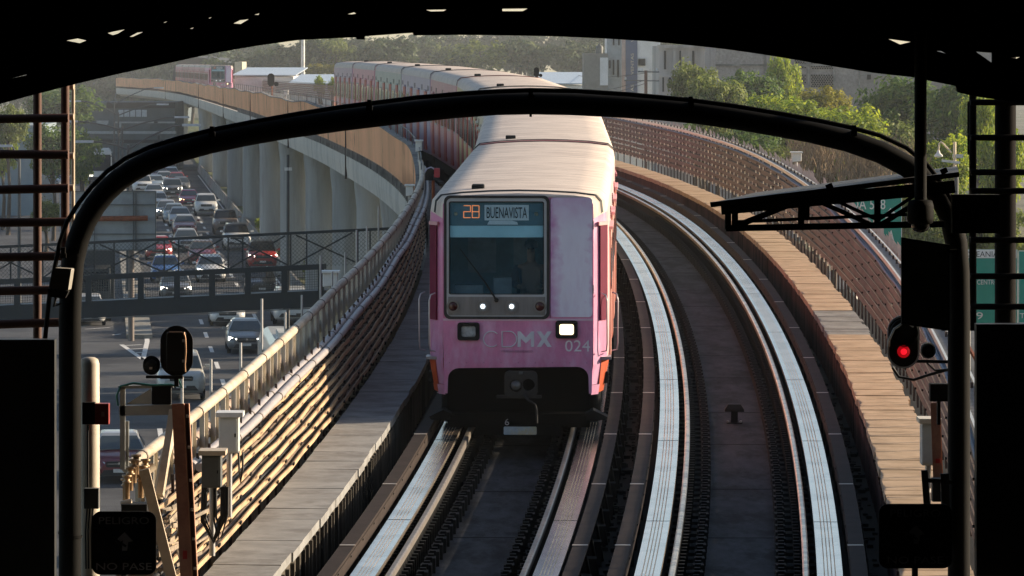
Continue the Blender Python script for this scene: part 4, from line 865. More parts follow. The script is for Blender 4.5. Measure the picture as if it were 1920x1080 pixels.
bigv("minibus", "white van with dark windscreen seen through the left screen bars", "van", 54, 343, [
 ("body", cw, lambda m: m.loft([[(x, y, z) for x, z in ((-.98, .4), (.98, .4), (.98, 1.6), (.85, 2.3), (-.85, 2.3), (-.98, 1.6))] if y > 1 else [(x * .95, y, z * k) for x, z in ((-.98, .5), (.98, .5), (.98, 1.0), (.85, 1.05), (-.85, 1.05), (-.98, 1.0))] for y, k in ((0, 1), (.8, 1.05), (1.6, 1), (5, 1))])),
 ("windscreen", vgld, lambda m: m.add([(-.8, .80, 1.2), (.8, .80, 1.2), (.74, 1.5, 2.15), (-.74, 1.5, 2.15)], [(0, 1, 2, 3)])), ("grille", trimb, lambda m: m.box(-.6, .6, -.03, 0, .6, .9)), ("headlight", headoff, lambda m: m.box(-.9, -.65, -.03, .05, .8, 1.0)), ("headlight", headoff, lambda m: m.box(.65, .9, -.03, .05, .8, 1.0))])

for r_ in PRO.values():
    for ch in list(r_.children): bpy.data.objects.remove(ch)
# ------------------------------------------------------------------ footbridge over the street
fb = thing("footbridge", "dark steel footbridge with chain link cage crossing above the traffic", "footbridge", (-9, 151, 5))
bsteel = M("blue_black_steel", (.015, .021, .026), .5, var=.25, dirt=((.035, .033, .03), .4, .6))
DB = 151.0
def fbz(px, off): # height rises gently to the right
    return off - (px - 150) * .047
def B(px, py, dy=0.0): return W(px, fbz(px, py), DB + dy)
def fbar(m, px0, y0, px1, y1, wd, ht, dy=0.0): m.bar(B(px0, y0, dy), B(px1, y1, dy), wd, ht)
m = MB()
for dy in (0, 1.9): a = B(-70, 597, dy); b = B(612, 597, dy); a2 = B(-70, 566, dy); b2 = B(612, 566, dy); m.hexa([a, b, b + Vector((0, .12, 0)), a + Vector((0, .12, 0)), a2, b2, b2 + Vector((0, .12, 0)), a2 + Vector((0, .12, 0))])
m.build("girder", bsteel, fb).matrix_parent_inverse = Matrix.Translation(-Vector(fb.location))
def fpart(mb, n, mt): o = mb.build(n, mt, fb); o.matrix_parent_inverse = Matrix.Translation(-Vector(fb.location)); return o
m = MB(); m.bar(B(-70, 598.5, -.05), B(612, 598.5, -.05), .1, .03); fpart(m, "flange", M("worn_flange_edge", (.12, .12, .115), .5))
m = MB(); a = B(-70, 575, .12); b = B(612, 575, .12); m.hexa([a, b, b + Vector((0, 1.76, 0)), a + Vector((0, 1.76, 0))] + [q + Vector((0, 0, .12)) for q in (a, b, b + Vector((0, 1.76, 0)), a + Vector((0, 1.76, 0)))]); fpart(m, "deck", bsteel)
for dy in (0, 2.0):
    m = MB(); fbar(m, -70, 521, 612, 521, .13, .16, dy); fpart(m, "middle_rail", bsteel)
    m = MB(); fbar(m, -70, 456, 745, 456, .07, .09, dy); fpart(m, "top_rail", bsteel)
    for px in (-35, 32, 99, 166, 264, 332, 398, 465, 533, 602):
        m = MB(); fbar(m, px, 520, px, 568, .19, .1, dy - .02); fpart(m, "panel_post", bsteel)
    for px in (-40, 20, 80, 177, 214, 308, 335, 428, 455, 545, 575, 671, 694):
        m = MB(); fbar(m, px, 456, px, 521, .05, .05, dy); fpart(m, "truss_post", bsteel)
    for a_, b_ in ((-40, 80), (80, 177), (177, 308), (308, 428), (428, 545), (545, 671)):
        m = MB(); fbar(m, a_, 518, b_ - 10, 460, .05, .05, dy); fpart(m, "brace", bsteel); m = MB(); fbar(m, a_ + 10, 460, b_, 518, .05, .05, dy + .05); fpart(m, "brace", bsteel)
m = MB(); px = -70
while px < 735:
    fbar(m, px, 521, px + 62, 458, .010, .010, -.04); fbar(m, px, 458, px + 62, 521, .010, .010, -.03); px += 7.5
m_ = fpart(m, "chain_link", M("chain_link_wire", (.10, .105, .10), .5, metal=.4))
m = MB(); px = -68
while px < 600: fbar(m, px, 524, px, 564, .012, .01, .03); px += 4.6
for k in range(9): fbar(m, -68, 526 + k * 4.6, 600, 526 + k * 4.6, .01, .012, .03)
fpart(m, "wire_mesh", MATS["chain_link_wire"])
m = MB(); a = W(610, 575, DB); m.box(a.x - .25, a.x + .25, DB - .1, DB + 2.2, 0, a.z - .1); fpart(m, "bridge_pier", bsteel)

# ------------------------------------------------------------------ back of the overhead road sign
sg = thing("overhead_sign", "grey back of a large overhead road sign on a tall post, left of the queue", "road sign", (-19, 217, 0))
def spart(mb, n, mt, par): o = mb.build(n, mt); o.parent = par; o.matrix_parent_inverse = Matrix.Translation(-Vector(par.location)); return o
m = MB(); pbox(m, 112, 358, 293, 470, 217, .08); spart(m, "panel", M("grey_sign_back", (.30, .33, .34), .6, var=.08, scale=2, dirt=((.2, .2, .19), .5, .8)), sg)
m = MB()
for y in (358, 383, 438, 468): pbox(m, 112, y, 293, y + 1.6, 216.9, .08)
for x in (176, 249, 254, 291): pbox(m, x, 358, x + 1.6, 470, 216.85, .1)
spart(m, "frame_lines", dgrey, sg)
m = MB(); a = W(120, 411, 216.7); b = W(277, 409, 216.7); m.cyl(a, b, .12, 12); spart(m, "rusty_beam", rust, sg)
a = W(246, 470, 217.3); m = MB(); m.tube([(a.x, a.y, 0), (a.x, a.y, a.z + 2.6)], .14, 12); spart(m, "post", M("brown_grey_post", (.16, .13, .11), .6, var=.2), sg)
# ------------------------------------------------------------------ street lamps
lampm = M("lamp_pole_dark", (.05, .055, .06), .5, var=.2); lhead = M("lamp_head_grey", (.45, .46, .47), .4)
def lamp(px, ptop, d, arms, label):
    a = W(px, ptop, d); t = thing("street_lamp", label, "street lamp", (a.x, d, 0), group="double armed street lamps")
    m = MB(); m.tube([(0, 0, 0), (0, 0, a.z * .5), (0, 0, a.z + .15)], [.12, .09, .07], 10); m.build("pole", lampm, t)
    for (ex, ey) in arms:
        e = W(ex, ey, d) - Vector((a.x, d, 0)); m = MB(); z = a.z; m.tube([(0, 0, z - .1), (e.x * .35, 0, z + (e.z - z) * .45), (e.x * .8, 0, z + (e.z - z) * .97), (e.x, 0, e.z)], .05, 8); ar = m.build("arm", lampm, t)
        m = MB(); s_ = 1 if e.x > 0 else -1; m.loft([[(e.x + s_ * x, y * k, e.z + zz) for y, zz in ((-.14, -.05), (.14, -.05), (.1, .08), (-.1, .08))] for x, k in ((-.1, .6), (.2, 1), (.75, 1), (.9, .5))]); m.build("lamp_head", lhead, ar)
lamp(240, 277, 258, ((172, 266), (345, 235)), "street lamp with two long arms, nearest of the row, its pole just above the arch")
lamp(229, 241, 320, ((143, 228), (330, 220)), "street lamp with two arms, second in the row up the street")
lamp(222, 214, 392, ((150, 190), (296, 196)), "street lamp with two arms, third in the row, before the grey building")
lamp(214, 194, 470, ((147, 172), (290, 165)), "street lamp with two arms farthest up the street")
lamp(36, 300, 250, ((-30, 268), (20, 274)), "street lamp seen between the bars of the left screen")
m = MB(); a = W(540, 290, 168); 
t = thing("camera_pole", "slim pole with small camera heads standing before the viaduct columns", "pole", (a.x, 168, 0)); m.tube([(0, 0, 0), (0, 0, a.z)], [.07, .05], 10); m.build("pole", lampm, t); m = MB(); b = W(540, 317, 168); m.box(-.12, .0, -.12, .0, b.z - .05, b.z + .06); m.box(.02, .14, -.12, 0, b.z - .05, b.z + .06); m.build("camera_heads", white, t)

# ------------------------------------------------------------------ trees
leafs = {"near": LEAF("sunlit_leaves", (.12, .22, .018), (.46, .50, .04), .55), "dark": LEAF("dark_leaves", (.04, .10, .025), (.16, .24, .04), .45), "olive": LEAF("olive_leaves", (.09, .13, .03), (.24, .28, .06), .45), "yellow": LEAF("yellow_leaves", (.15, .15, .02), (.36, .33, .04), .5), "far": LEAF("far_leaves", (.03, .065, .025), (.10, .13, .05), .35)}
bark = M("bark", (.10, .08, .06), .9, var=.3, scale=5, bump=.3)
def crown_mesh(seed, n_clump, leaf, per, name, squash=.8):
    rnd = random.Random(seed); me = bpy.data.meshes.new(name); v = []; f = []; cl = []
    for k in range(n_clump):
        while True:
            p = Vector((rnd.uniform(-1, 1), rnd.uniform(-1, 1), rnd.uniform(-1, 1)))
            if .25 < p.length < 1: break
        p *= .5 + .5 * rnd.random() ** .4; cl.append((Vector((p.x, p.y, p.z * squash)), rnd.uniform(.18, .40)))
    for c, r in cl:
        for k in range(per):
            dv = Vector((rnd.gauss(0, 1), rnd.gauss(0, 1), rnd.gauss(0, .8))); dv = dv.normalized() * r * rnd.random() ** .35; p = c + dv
            n = (dv.normalized() + Vector((rnd.uniform(-.8, .8), rnd.uniform(-.8, .8), rnd.uniform(-.2, 1)))).normalized(); u = n.orthogonal().normalized(); u.rotate(Matrix.Rotation(rnd.uniform(0, 6.28), 3, n)); w2 = n.cross(u)
            s_ = leaf * rnd.uniform(.6, 1.3); o = len(v); v += [p - u * s_, p + w2 * s_ * .5, p + u * s_, p - w2 * s_ * .5]; f.append((o, o + 1, o + 2, o + 3))
    me.from_pydata([tuple(q) for q in v], [], f); me.materials.append(leafs["near"]); return me, cl
CR = {k: [crown_mesh(50 + i + 10 * j, n, lf, pr, "crown_" + k) for i in range(3)] for j, (k, n, lf, pr) in enumerate((("big", 80, .07, 85), ("far", 34, .10, 40)))}
tcount = [0]
def tree(label, px, ytop, ybot, d, wpx, leafkey, kind="big", group=None, var=None, trunk=True, zc=None):
    """crown spans ytop..ybot (photo rows) and wpx columns at distance d; the trunk reaches the ground"""
    me, cl = CR[kind][tcount[0] % 3 if var is None else var]; tcount[0] += 1
    c = W(px, (ytop + ybot) / 2, d); rw = wpx / 2 * d / F * (1.2 if kind == 'big' else 1); rh = (ybot - ytop) / 2 * d / F / .8
    t = thing("tree", label, "tree", (c.x, d, 0), group=group)
    o = bpy.data.objects.new("crown", me); COL.objects.link(o); o.parent = t; o.location = (0, 0, c.z); o.scale = (rw, min(rw, rh * 1.2), rh); o.rotation_euler = (0, 0, tcount[0] * 2.4)
    o.material_slots[0].link = 'OBJECT'; o.material_slots[0].material = leafs[leafkey]
    m = MB(); r = max(.12, rw * .06); m.tube([(0, 0, 0), (r, 0, c.z * .4), (-r * .5, r, c.z * .8), (0, 0, c.z + rh * .3)], [r * 1.4, r, r * .7, r * .3], 8)
    rnd = random.Random(tcount[0])
    for q, _ in rnd.sample(cl, 7):
        e = Vector((q.x * rw, q.y * rw, c.z + q.z * rh)) * 1.0; s0 = Vector((0, 0, c.z * (.55 + .2 * rnd.random()))); m.tube([s0, s0.lerp(e, .5) + Vector((0, 0, .3)), e], [r * .5, r * .3, r * .12], 6)
    m.build("trunk", bark, t); return t
RT = "leafy trees between the viaduct and the right hand buildings"
for a in (("pale green thin tree in front of the striped grey building", 1302, 118, 215, 285, 80, "olive"), ("dark green round tree left of the tall thin one", 1405, 130, 225, 275, 90, "dark"), ("tall thin light tree before the lattice bricks", 1468, 100, 220, 290, 52, "near"),
          ("drooping grey green tree below the striped building", 1345, 142, 262, 250, 100, "olive"), ("yellowish tree below the lattice bricks", 1545, 160, 235, 265, 90, "yellow"), ("bright sunlit tree right above the arch end", 1500, 185, 290, 235, 130, "near"), ("bright green low tree left of the drooping one", 1440, 178, 262, 245, 110, "near"),
          ("bright yellow green tree lowest over the arch", 1590, 195, 300, 220, 120, "near"), ("large dense dark green tree by the hanging camera pole", 1690, 140, 262, 245, 130, "dark"), ("large tree seen right of the camera pole", 1790, 150, 290, 240, 125, "dark"), ("sunlit tree at the right screen bars", 1838, 165, 300, 215, 60, "near"), ("small shadowed tree below the large dense one", 1665, 225, 330, 230, 100, "olive"),
          ("green tree behind the lamp at the right column", 1770, 255, 370, 200, 100, "near"), ("yellow green tree behind the right screen", 1880, 230, 380, 210, 80, "near")): tree(*a, group=RT)
BU = "scrubby bushes below the right hand trees"
for a in (("dark green bush beside the picket fence far end", 1395, 232, 330, 230, 110, "dark"), ("dark bush just above the cable rack", 1320, 225, 300, 260, 110, "dark"), ("grey green bush under the arch", 1640, 285, 370, 205, 110, "olive"), ("olive bush left of the sloping awning", 1460, 275, 352, 215, 100, "olive"), ("olive bush behind the dry brush", 1560, 265, 345, 222, 120, "olive"), ("olive brown bush beside the green road sign", 1715, 340, 480, 180, 90, "olive"), ("dim bush behind the mirror column", 1760, 400, 520, 170, 100, "olive"), ("dull bush behind the OCEANIA sign", 1860, 380, 520, 165, 120, "olive")): tree(*a, group=BU)
drym = M("dry_twigs", (.26, .19, .12), .9, var=.3)
def brush(label, px, py, d, wpx, hpx, n):
    c = W(px, py, d); t = thing("dry_brush", label, "bush", (c.x, d, 0), group="dry leafless brush"); m = MB(); rnd = random.Random(int(px)); sc = d / F
    for k in range(n):
        a = Vector((rnd.uniform(-.35, .35) * wpx * sc, rnd.uniform(-1, 1), c.z - hpx * sc * .6)); e = a + Vector((rnd.uniform(-.3, .3) * wpx * sc, rnd.uniform(-.5, .5), hpx * sc * rnd.uniform(.6, 1.5))); md = a.lerp(e, .5) + Vector((rnd.uniform(-.2, .2), 0, .1)); m.tube([a, md, e], [.03, .022, .008], 4, False)
        for j in range(3): q = md.lerp(e, rnd.random()); m.tube([q, q + Vector((rnd.uniform(-.6, .6), rnd.uniform(-.3, .3), rnd.uniform(.3, .9)))], [.014, .006], 3, False)
    m.build("twigs", drym, t)["kind"] = "stuff"; m = MB(); m.tube([(0, 0, 0), (.1, 0, c.z * .5), (0, 0, c.z - hpx * sc * .5)], [.2, .15, .06], 8); m.build("trunk", bark, t)
brush("pinkish dry brush beside the white box on the viaduct edge", 1525, 305, 205, 110, 70, 130); brush("dry brush at the end of the arch", 1610, 315, 200, 110, 60, 110); brush("dry brush above the awning", 1680, 320, 196, 100, 60, 80)
LT = "street trees on the left"
for a in (("dark tree behind the left screen bars", 100, 232, 330, 330, 85, "dark"), ("green tree beside the white coach", 150, 240, 340, 380, 62, "dark"), ("small sunlit tree in front of the coach", 155, 300, 345, 400, 34, "near"), ("tree at the upper left behind the screen bars", 15, 195, 270, 340, 70, "olive"), ("tree at the left edge above the van", 5, 235, 330, 350, 50, "near"), ("low bush left of the queue behind the bars", 85, 375, 430, 300, 50, "olive"), ("big dark tree behind the rust screen post", 120, 160, 235, 450, 120, "dark")): tree(*a, group=LT)
HG = thing("hedge", "dark clipped hedge at the bottom behind the left screen bars", "hedge", (-22, 190, 0))
me, _ = CR["far"][0]; 
for k in range(5):
    o = bpy.data.objects.new("foliage", me); COL.objects.link(o); o.parent = HG; o.location = (-2.2 + k * 1.1, 0, .8); o.scale = (.9, .8, .9); o.material_slots[0].link = 'OBJECT'; o.material_slots[0].material = leafs["dark"]
for a in (("low sunlit grass tuft shrub at the column foot", 455, 345, 368, 400, 30, "near"), ("low yellow shrub between two columns", 492, 405, 432, 345, 34, "near"), ("shrub at the foot of the columns above the footbridge rail", 540, 455, 510, 290, 40, "olive"), ("shrub behind the footbridge mesh at the columns", 590, 470, 530, 262, 46, "olive")): tree(*a, kind="far", group="shrubs at the foot of the columns")
rnd = random.Random(5); FT = "hazy trees of the far tree line"; k = 0
for row, (d, top, n) in enumerate(((640, 76, 14), (760, 64, 16), (900, 56, 19))):
    for i in range(n):
        px = 430 + (1290 - 430) * (i + rnd.uniform(-.3, .3)) / (n - 1); yt = top + rnd.uniform(-10, 12) + (10 if 840 < px < 885 else 0) + (16 if px < 560 else 0)
        tree("hazy tree in the far tree line behind the trains", px, yt, yt + rnd.uniform(55, 75), d, rnd.uniform(85, 130), "far" if rnd.random() < .8 else "olive", "far", FT, zc=0)
for px in (585, 600, 618, 634): tree("small yellow tree in front of the pale blue shed roof", px, 118, 142, 560, 26, "yellow", "far", "yellow trees by the sheds")
for i, px in enumerate((600, 625, 645)): tree("small green shrub growing by the far viaduct wall", px, 140, 178, 420, 26, "near", "far", "shrubs by the far viaduct wall")
for i in range(12): tree("hazy tree at the far left behind the grey building", -20 + i * 38, 120 + rnd.uniform(-15, 15) - i * 2, 200, 820, 80, "far", "far", "hazy trees at the far left")

sv = []; sf = []; rnd = random.Random(21)  # added foliage row, a dark backing for the gaps between the columns
for k in range(34):
    d = 165 + k * 9.5; me = CR["far"][k % 3][0]; c = rp(11.5 + rnd.uniform(-1, 2), d, 2.4); o0 = len(sv); sx = rnd.uniform(2.5, 3.8); sz = rnd.uniform(2.6, 3.8)
    sv += [(c.x + v.co.x * sx, c.y + v.co.y * 5, max(.05, c.z + v.co.z * sz)) for v in me.vertices]; sf += [tuple(i + o0 for i in q.vertices) for q in me.polygons]
me = bpy.data.meshes.new("gap_darkening_foliage"); me.from_pydata(sv, [], sf); me.materials.append(leafs["dark"]); o = bpy.data.objects.new("gap_darkening_foliage", me); COL.objects.link(o); o["kind"] = "stuff"
# ------------------------------------------------------------------ buildings and sheds
def bld(name, label, x0, x1, ytop, d, dep, mat, extra=(), cat="building"):
    a = W(x0, ytop, d); b = W(x1, ytop, d); t = thing(name, label, cat, ((a.x + b.x) / 2, d, 0))
    m = MB(); m.box(a.x, b.x, d, d + dep, 0, a.z); spart(m, "wall", mat, t)
    for n, mt, bx in extra:
        m = MB()
        for (p0, y0, p1, y1, pr) in bx: pbox(m, p0, y0, p1, y1, d - pr, pr + .3)
        spart(m, n, mt, t)
    return t
oldc = M("old_grey_render", (.48, .46, .43), .9, var=.15, scale=.6, streak=(1, 1, .12), dirt=((.22, .21, .19), .75, .35)); brickg = M("grey_brick", (.33, .30, .28), .95, var=.3, scale=5, bump=.2, dirt=((.2, .185, .17), .6, .3)); palew = M("pale_white_render", (.74, .75, .74), .8, var=.07, scale=.8, dirt=((.55, .55, .52), .5, .3)); darkh = M("dark_opening", (.02, .022, .022), .8)
bannerm = M("slate_blue_banner", (.09, .12, .20), .7, var=.08)
b1 = bld("apartment_tower", "white tower with a slate blue VENTAS banner hanging down its front", 1140, 1238, 30, 400, 14, palew, [("banner", bannerm, [(1173, 40, 1195, 178, .15)]), ("pink_strip", M("pink_render_strip", (.5, .40, .36), .8), [(1166, 40, 1173, 178, .08)]), ("stair_strip", M("grey_blue_render", (.32, .36, .38), .8), [(1138, 40, 1165, 200, .1)])])
for rct in ((1197, 110, 1210, 123), (1142, 113, 1145, 128), (1149, 112, 1152, 140), (1157, 112, 1161, 145), (1149, 60, 1152, 85), (1159, 60, 1162, 85)):
    m = MB(); pbox(m, *rct, 399.8, .3); o = spart(m, "window", darkh, b1)
p = W(1185, 110, 399.8)
for i, yy in enumerate((57, 118, 177)): text_obj("VENTAS", "banner_lettering", M("banner_cream_lettering", (.62, .58, .46), .6), None, 40 / F * 400, 5.2 / F * 400, W(1185.5, yy + 2, 399.8), rot=(R(90), R(-90), 0)).parent = b1
for o in [c for c in b1.children if c.name.startswith("banner_lettering")]: o.matrix_parent_inverse = Matrix.Translation(-Vector(b1.location))
b2 = bld("grey_house", "low grey house with a round water tank on its roof", 1095, 1140, 100, 395, 10, M("olive_grey_render", (.24, .235, .21), .9, var=.12, dirt=((.16, .155, .14), .5, .4)), [("pale_wall", palew, [(1125, 108, 1140, 160, .1)])])
tk = thing("water_tank", "dark round water tank on the roof of the low grey house", "water tank", W(1124, 100, 398)); m = MB(); m.lathe([(.30, 0), (.32, .5), (.28, .62), (.14, .68), (.12, .8), (.001, .8)], (0, 0, 0), 18); m.build("tank", dgrey, tk)
b3 = bld("striped_building", "weathered grey building with dark vertical stains and narrow windows", 1235, 1342, 86, 360, 16, oldc, [("cornice", oldc, [(1233, 84, 1344, 90, .25)]), ("pilaster", oldc, [(1262, 91, 1268, 240, .15)]), ("pilaster", oldc, [(1326, 91, 1332, 240, .15)]), ("band", oldc, [(1235, 140, 1342, 145, .12)])])
for rct in ((1242, 145, 1245, 172), (1254, 142, 1258, 165), (1266, 142, 1270, 162), (1245, 95, 1249, 130), (1274, 95, 1277, 130), (1298, 95, 1302, 128)):
    m = MB(); pbox(m, *rct, 359.9, .2); spart(m, "window", darkh, b3)
b4 = bld("brick_building", "long unfinished grey brick building with two lattice brick openings", 1342, 1900, 84, 335, 18, brickg, [("concrete_frame", conc, [(1342, 120, 1900, 124, .12), (1342, 84, 1900, 88, .12), (1432, 88, 1437, 260, .12), (1514, 88, 1519, 260, .12), (1562, 88, 1567, 260, .12), (1610, 88, 1613, 260, .12)])])
for (x0, x1, y0, y1) in ((1521, 1562, 140, 163), (1521, 1562, 110, 128), (1490, 1512, 140, 160), (1490, 1512, 112, 128)):
    m = MB(); r_ = 0; y = y0
    while y < y1:
        x = x0 + (2 if r_ % 2 else 0)
        while x < x1 - 2: pbox(m, x, y, x + 2.6, y + 2.4, 334.9, .2); x += 4.6
        y += 3.4; r_ += 1
    spart(m, "lattice_openings", darkh, b4)
m = MB(); pbox(m, 1626, 140, 1633, 149, 334.9, .2); spart(m, "window", darkh, b4)
shedb = M("pale_blue_sheet_roof", (.42, .50, .58), .45, var=.08, scale=1, streak=(6, .2, 1)); 
def shed(label, x0, x1, y0, y1, d, dep, rise):
    a = W(x0, y1, d); b = W(x1, y1, d); e = W(x0, y0, d + dep); t = thing("shed", label, "shed", ((a.x + b.x) / 2, d, 0)); m = MB(); m.box(a.x, b.x, d, d + dep, 0, a.z - .1); spart(m, "wall", palew, t)
    m = MB(); k = (d + dep) / d; m.hexa([(a.x - .3, d - .4, a.z), (b.x + .3, d - .4, a.z), (b.x + .3, d + dep, e.z), (a.x - .3, d + dep, e.z), (a.x - .3, d - .4, a.z + .1), (b.x + .3, d - .4, a.z + .1), (b.x + .3, d + dep, e.z + .1), (a.x - .3, d + dep, e.z + .1)]); spart(m, "roof", shedb, t)
shed("long shed with pale blue roof behind the far tracks", 440, 550, 128, 142, 520, 30, 1); shed("pale blue roofed shed left of the pink end car", 545, 700, 141, 158, 470, 30, 1); shed("pale blue roofed shed right of the train roof", 1010, 1100, 137, 158, 430, 30, 1)
b5 = bld("grey_building", "hazy grey blue industrial building at the end of the street", 140, 345, 118, 850, 20, M("grey_blue_render_2", (.13, .16, .175), .9, var=.1, scale=.4, dirt=((.14, .17, .19), .5, .15)), [("pale_bands", M("pale_band", (.32, .36, .37), .8), [(150, 145, 215, 152, .2), (140, 170, 180, 176, .2)])])
M("pale_window_glass", (.40, .46, .50), .3)
rnd = random.Random(17); pale2 = MATS["pale_band"]; midb = M("mid_grey_blue_panel", (.09, .115, .125), .8, var=.15)
for rct in ((158, 165, 168, 215), (182, 222, 200, 235), (195, 240, 207, 262)): m = MB(); pbox(m, *rct, 849.6, .4); spart(m, "dark_panel", darkh, b5)
for kk in range(34):
    x = rnd.uniform(142, 318); y = rnd.uniform(150, 300); wv = rnd.choice((4, 8, 14, 26)); hv = rnd.choice((2, 3, 10, 18)); m = MB(); pbox(m, x, y, x + wv, y + hv, 849.86 - kk * .004, .1); spart(m, "facade_panel", rnd.choice((midb, pale2, darkh, midb)), b5)
for x in (164, 190, 236, 262, 291): m = MB(); a = W(x, 150, 849.3); m.tube([(a.x, 849.3, 0), (a.x, 849.3, a.z)], .18, 8); spart(m, "downpipe", midb, b5)
b7 = bld("warehouse", "low dark blue grey warehouse with a row of pale windows below the far viaduct", 120, 328, 192, 520, 14, M("dark_teal_sheet_wall", (.085, .11, .12), .8, var=.25, scale=.5, dirt=((.05, .065, .07), .6, .2)), [("pale_bands", MATS["pale_band"], [(150, 246, 330, 251, .2), (215, 228, 328, 231, .2)]), ("dark_band", darkh, [(120, 262, 328, 268, .15), (200, 192, 328, 203, .12)])])
for i in range(5): m = MB(); x = 222 + i * 11; pbox(m, x, 206, x + 9, 219, 519.8, .3); spart(m, "window", MATS["pale_window_glass"], b7)
rnd = random.Random(8)
for kk in range(26):
    x = rnd.uniform(125, 312); y = rnd.uniform(225, 310); wv = rnd.choice((4, 7, 12, 22)); hv = rnd.choice((2, 3, 8, 14)); m = MB(); pbox(m, x, y, x + wv, y + hv, 519.84 - kk * .004, .1); spart(m, "facade_panel", rnd.choice((midb, pale2, darkh, midb)), b7)
bld("street_building", "blue grey low building behind the left screen bars", 0, 72, 235, 380, 15, M("blue_grey_sheet_wall", (.24, .30, .33), .8, var=.12, scale=.5), [("band", dgrey, [(0, 247, 72, 249, .1), (0, 262, 72, 264, .1)])])
st2 = thing("next_station", "dark curved roof of the next station behind the far train", "station", (-48, 640, 0)); m = MB()
ap = [W(x, y, 660) for x, y in ((322, 152), (326, 128), (338, 112), (360, 106), (395, 110), (425, 118), (440, 124), (452, 152))]
m.plate([[(q.x, q.z) for q in ap]], 660, 700); spart(m, "roof", M("dark_station_roof", (.045, .05, .05), .7), st2); m = MB()
for x in (330, 448): a = W(x, 140, 668); m.box(a.x - .4, a.x + .4, 668, 669, 0, a.z)
spart(m, "columns", conc, st2)
b6 = bld("pale_building", "pale beige block behind the far pink cab", 440, 454, 116, 610, 10, M("pale_beige_render", (.50, .47, .36), .8)); 
tw = thing("mast", "tall pale mast rising from the hazy trees", "mast", (W(568, 100, 600).x, 600, 0)); m = MB(); m.tube([(0, 0, 0), (0, 0, W(568, 60, 600).z)], [.28, .24], 12); m.build("mast_tube", white, tw)
up = thing("utility_pole", "rusty utility pole with insulators in front of the white tower", "utility pole", (W(1211, 150, 350).x, 350, 0)); m = MB(); h = W(1211, 132, 350).z; m.tube([(0, 0, 0), (0, 0, h)], .12, 8); m.build("pole", M("rusty_pole_paint", (.20, .10, .07), .8), up)
m = MB(); m.bar((-.6, 0, h - .1), (1.0, 0, h - .12), .1, .1); m.bar((-1.6, 0, h - .75), (1.0, 0, h - .78), .08, .08); m.build("crossarm", dgrey, up); m = MB()
for x in (-.5, -.3, .3, .8, -1.5): m.lathe([(.06, 0), (.08, .1), (.05, .2), (.001, .22)], (x, 0, h - (.05 if x > -1 else .7)), 8)
m.build("insulators", white, up)
wires = MB()
for yy, y2 in ((150, 190), (156, 200), (137, 150)): a = W(1211, yy, 350); b = W(1040, y2 - 18, 500); wires.tube([a.lerp(b, k / 8) - Vector((0, 0, .5 * math.sin(math.pi * k / 8))) for k in range(9)], .02, 4)
tag(wires.build("power_lines", black), "thin power lines running left from the rusty utility pole", "power line")

# ------------------------------------------------------------------ green road signs on the right
green = M("highway_sign_green", (.0, .24, .185), .5, var=.06); signw = M("sign_white", (.66, .67, .66), .5, var=.05); signk = M("sign_black", (.012, .012, .012), .5)
def gsign(label, d, box, posts): 
    c = W((box[0] + box[2]) / 2, 400, d); t = thing("road_sign", label, "road sign", (c.x, d, 0)); m = MB(); pbox(m, *box, d, .06); spart(m, "panel", green, t)
    m = MB()
    for x0, y0, x1, y1 in ((box[0], box[1], box[2], box[1] + 1.2), (box[0], box[3] - 1.2, box[2], box[3]), (box[0], box[1], box[0] + 1.2, box[3]), (box[2] - 1.2, box[1], box[2], box[3])): pbox(m, x0, y0, x1, y1, d - .006, .006)
    spart(m, "border", signw, t)
    for x in posts: m = MB(); a = W(x, box[1], d + .2); m.tube([(a.x, d + .2, 0), (a.x, d + .2, a.z)], .12, 10); spart(m, "post", galv, t)
    return t
def gtext(t, body, n, mt, px, py, wpx, hpx, d): o = text_obj(body, n, mt, None, wpx * d / F, hpx * d / F, W(px, py, d - .012)); o.parent = t; o.matrix_parent_inverse = Matrix.Translation(-Vector(t.location))
s1 = gsign("green road sign with white words and arrow behind the truss of the sloping awning", 132, (1560, 352, 1691, 466), (1600, 1665)); gtext(s1, "AVIDA 508", "lettering", signw, 1612, 383, 96, 19, 132)
m = MB(); a = W(1670, 412, 131.95); sc = 132 / F; m.plate([[(a.x - 20 * sc, a.z - 10 * sc), (a.x - 8 * sc, a.z + 4 * sc), (a.x - 16 * sc, a.z + 4 * sc), (a.x, a.z + 22 * sc), (a.x + 14 * sc, a.z + 8 * sc), (a.x + 7 * sc, a.z + 6 * sc), (a.x - 8 * sc, a.z - 14 * sc)]], 131.97, 131.995); spart(m, "arrow", signw, s1)
gtext(s1, "A", "lettering", signw, 1671, 443, 12, 22, 132)
s2 = gsign("green road sign headed by a white OCEANIA board, seen through the right screen bars", 110, (1788, 468, 1908, 612), (1810, 1885)); m = MB(); pbox(m, 1790, 469, 1906, 484, 109.985, .01); spart(m, "title_board", signw, s2)
gtext(s2, "OCEANIA", "lettering", signk, 1840, 476.5, 63, 10.5, 110); gtext(s2, "CENTRO", "lettering", signw, 1852, 529, 40, 9, 110); gtext(s2, "L9", "lettering", signw, 1830, 592, 26, 13, 110)
s3 = gsign("green road sign at the right edge beyond the last screen column", 108, (1909.5, 470, 1990, 606), (1935, 1965)); gtext(s3, "TREN", "lettering", signw, 1932, 592, 40, 9, 108)
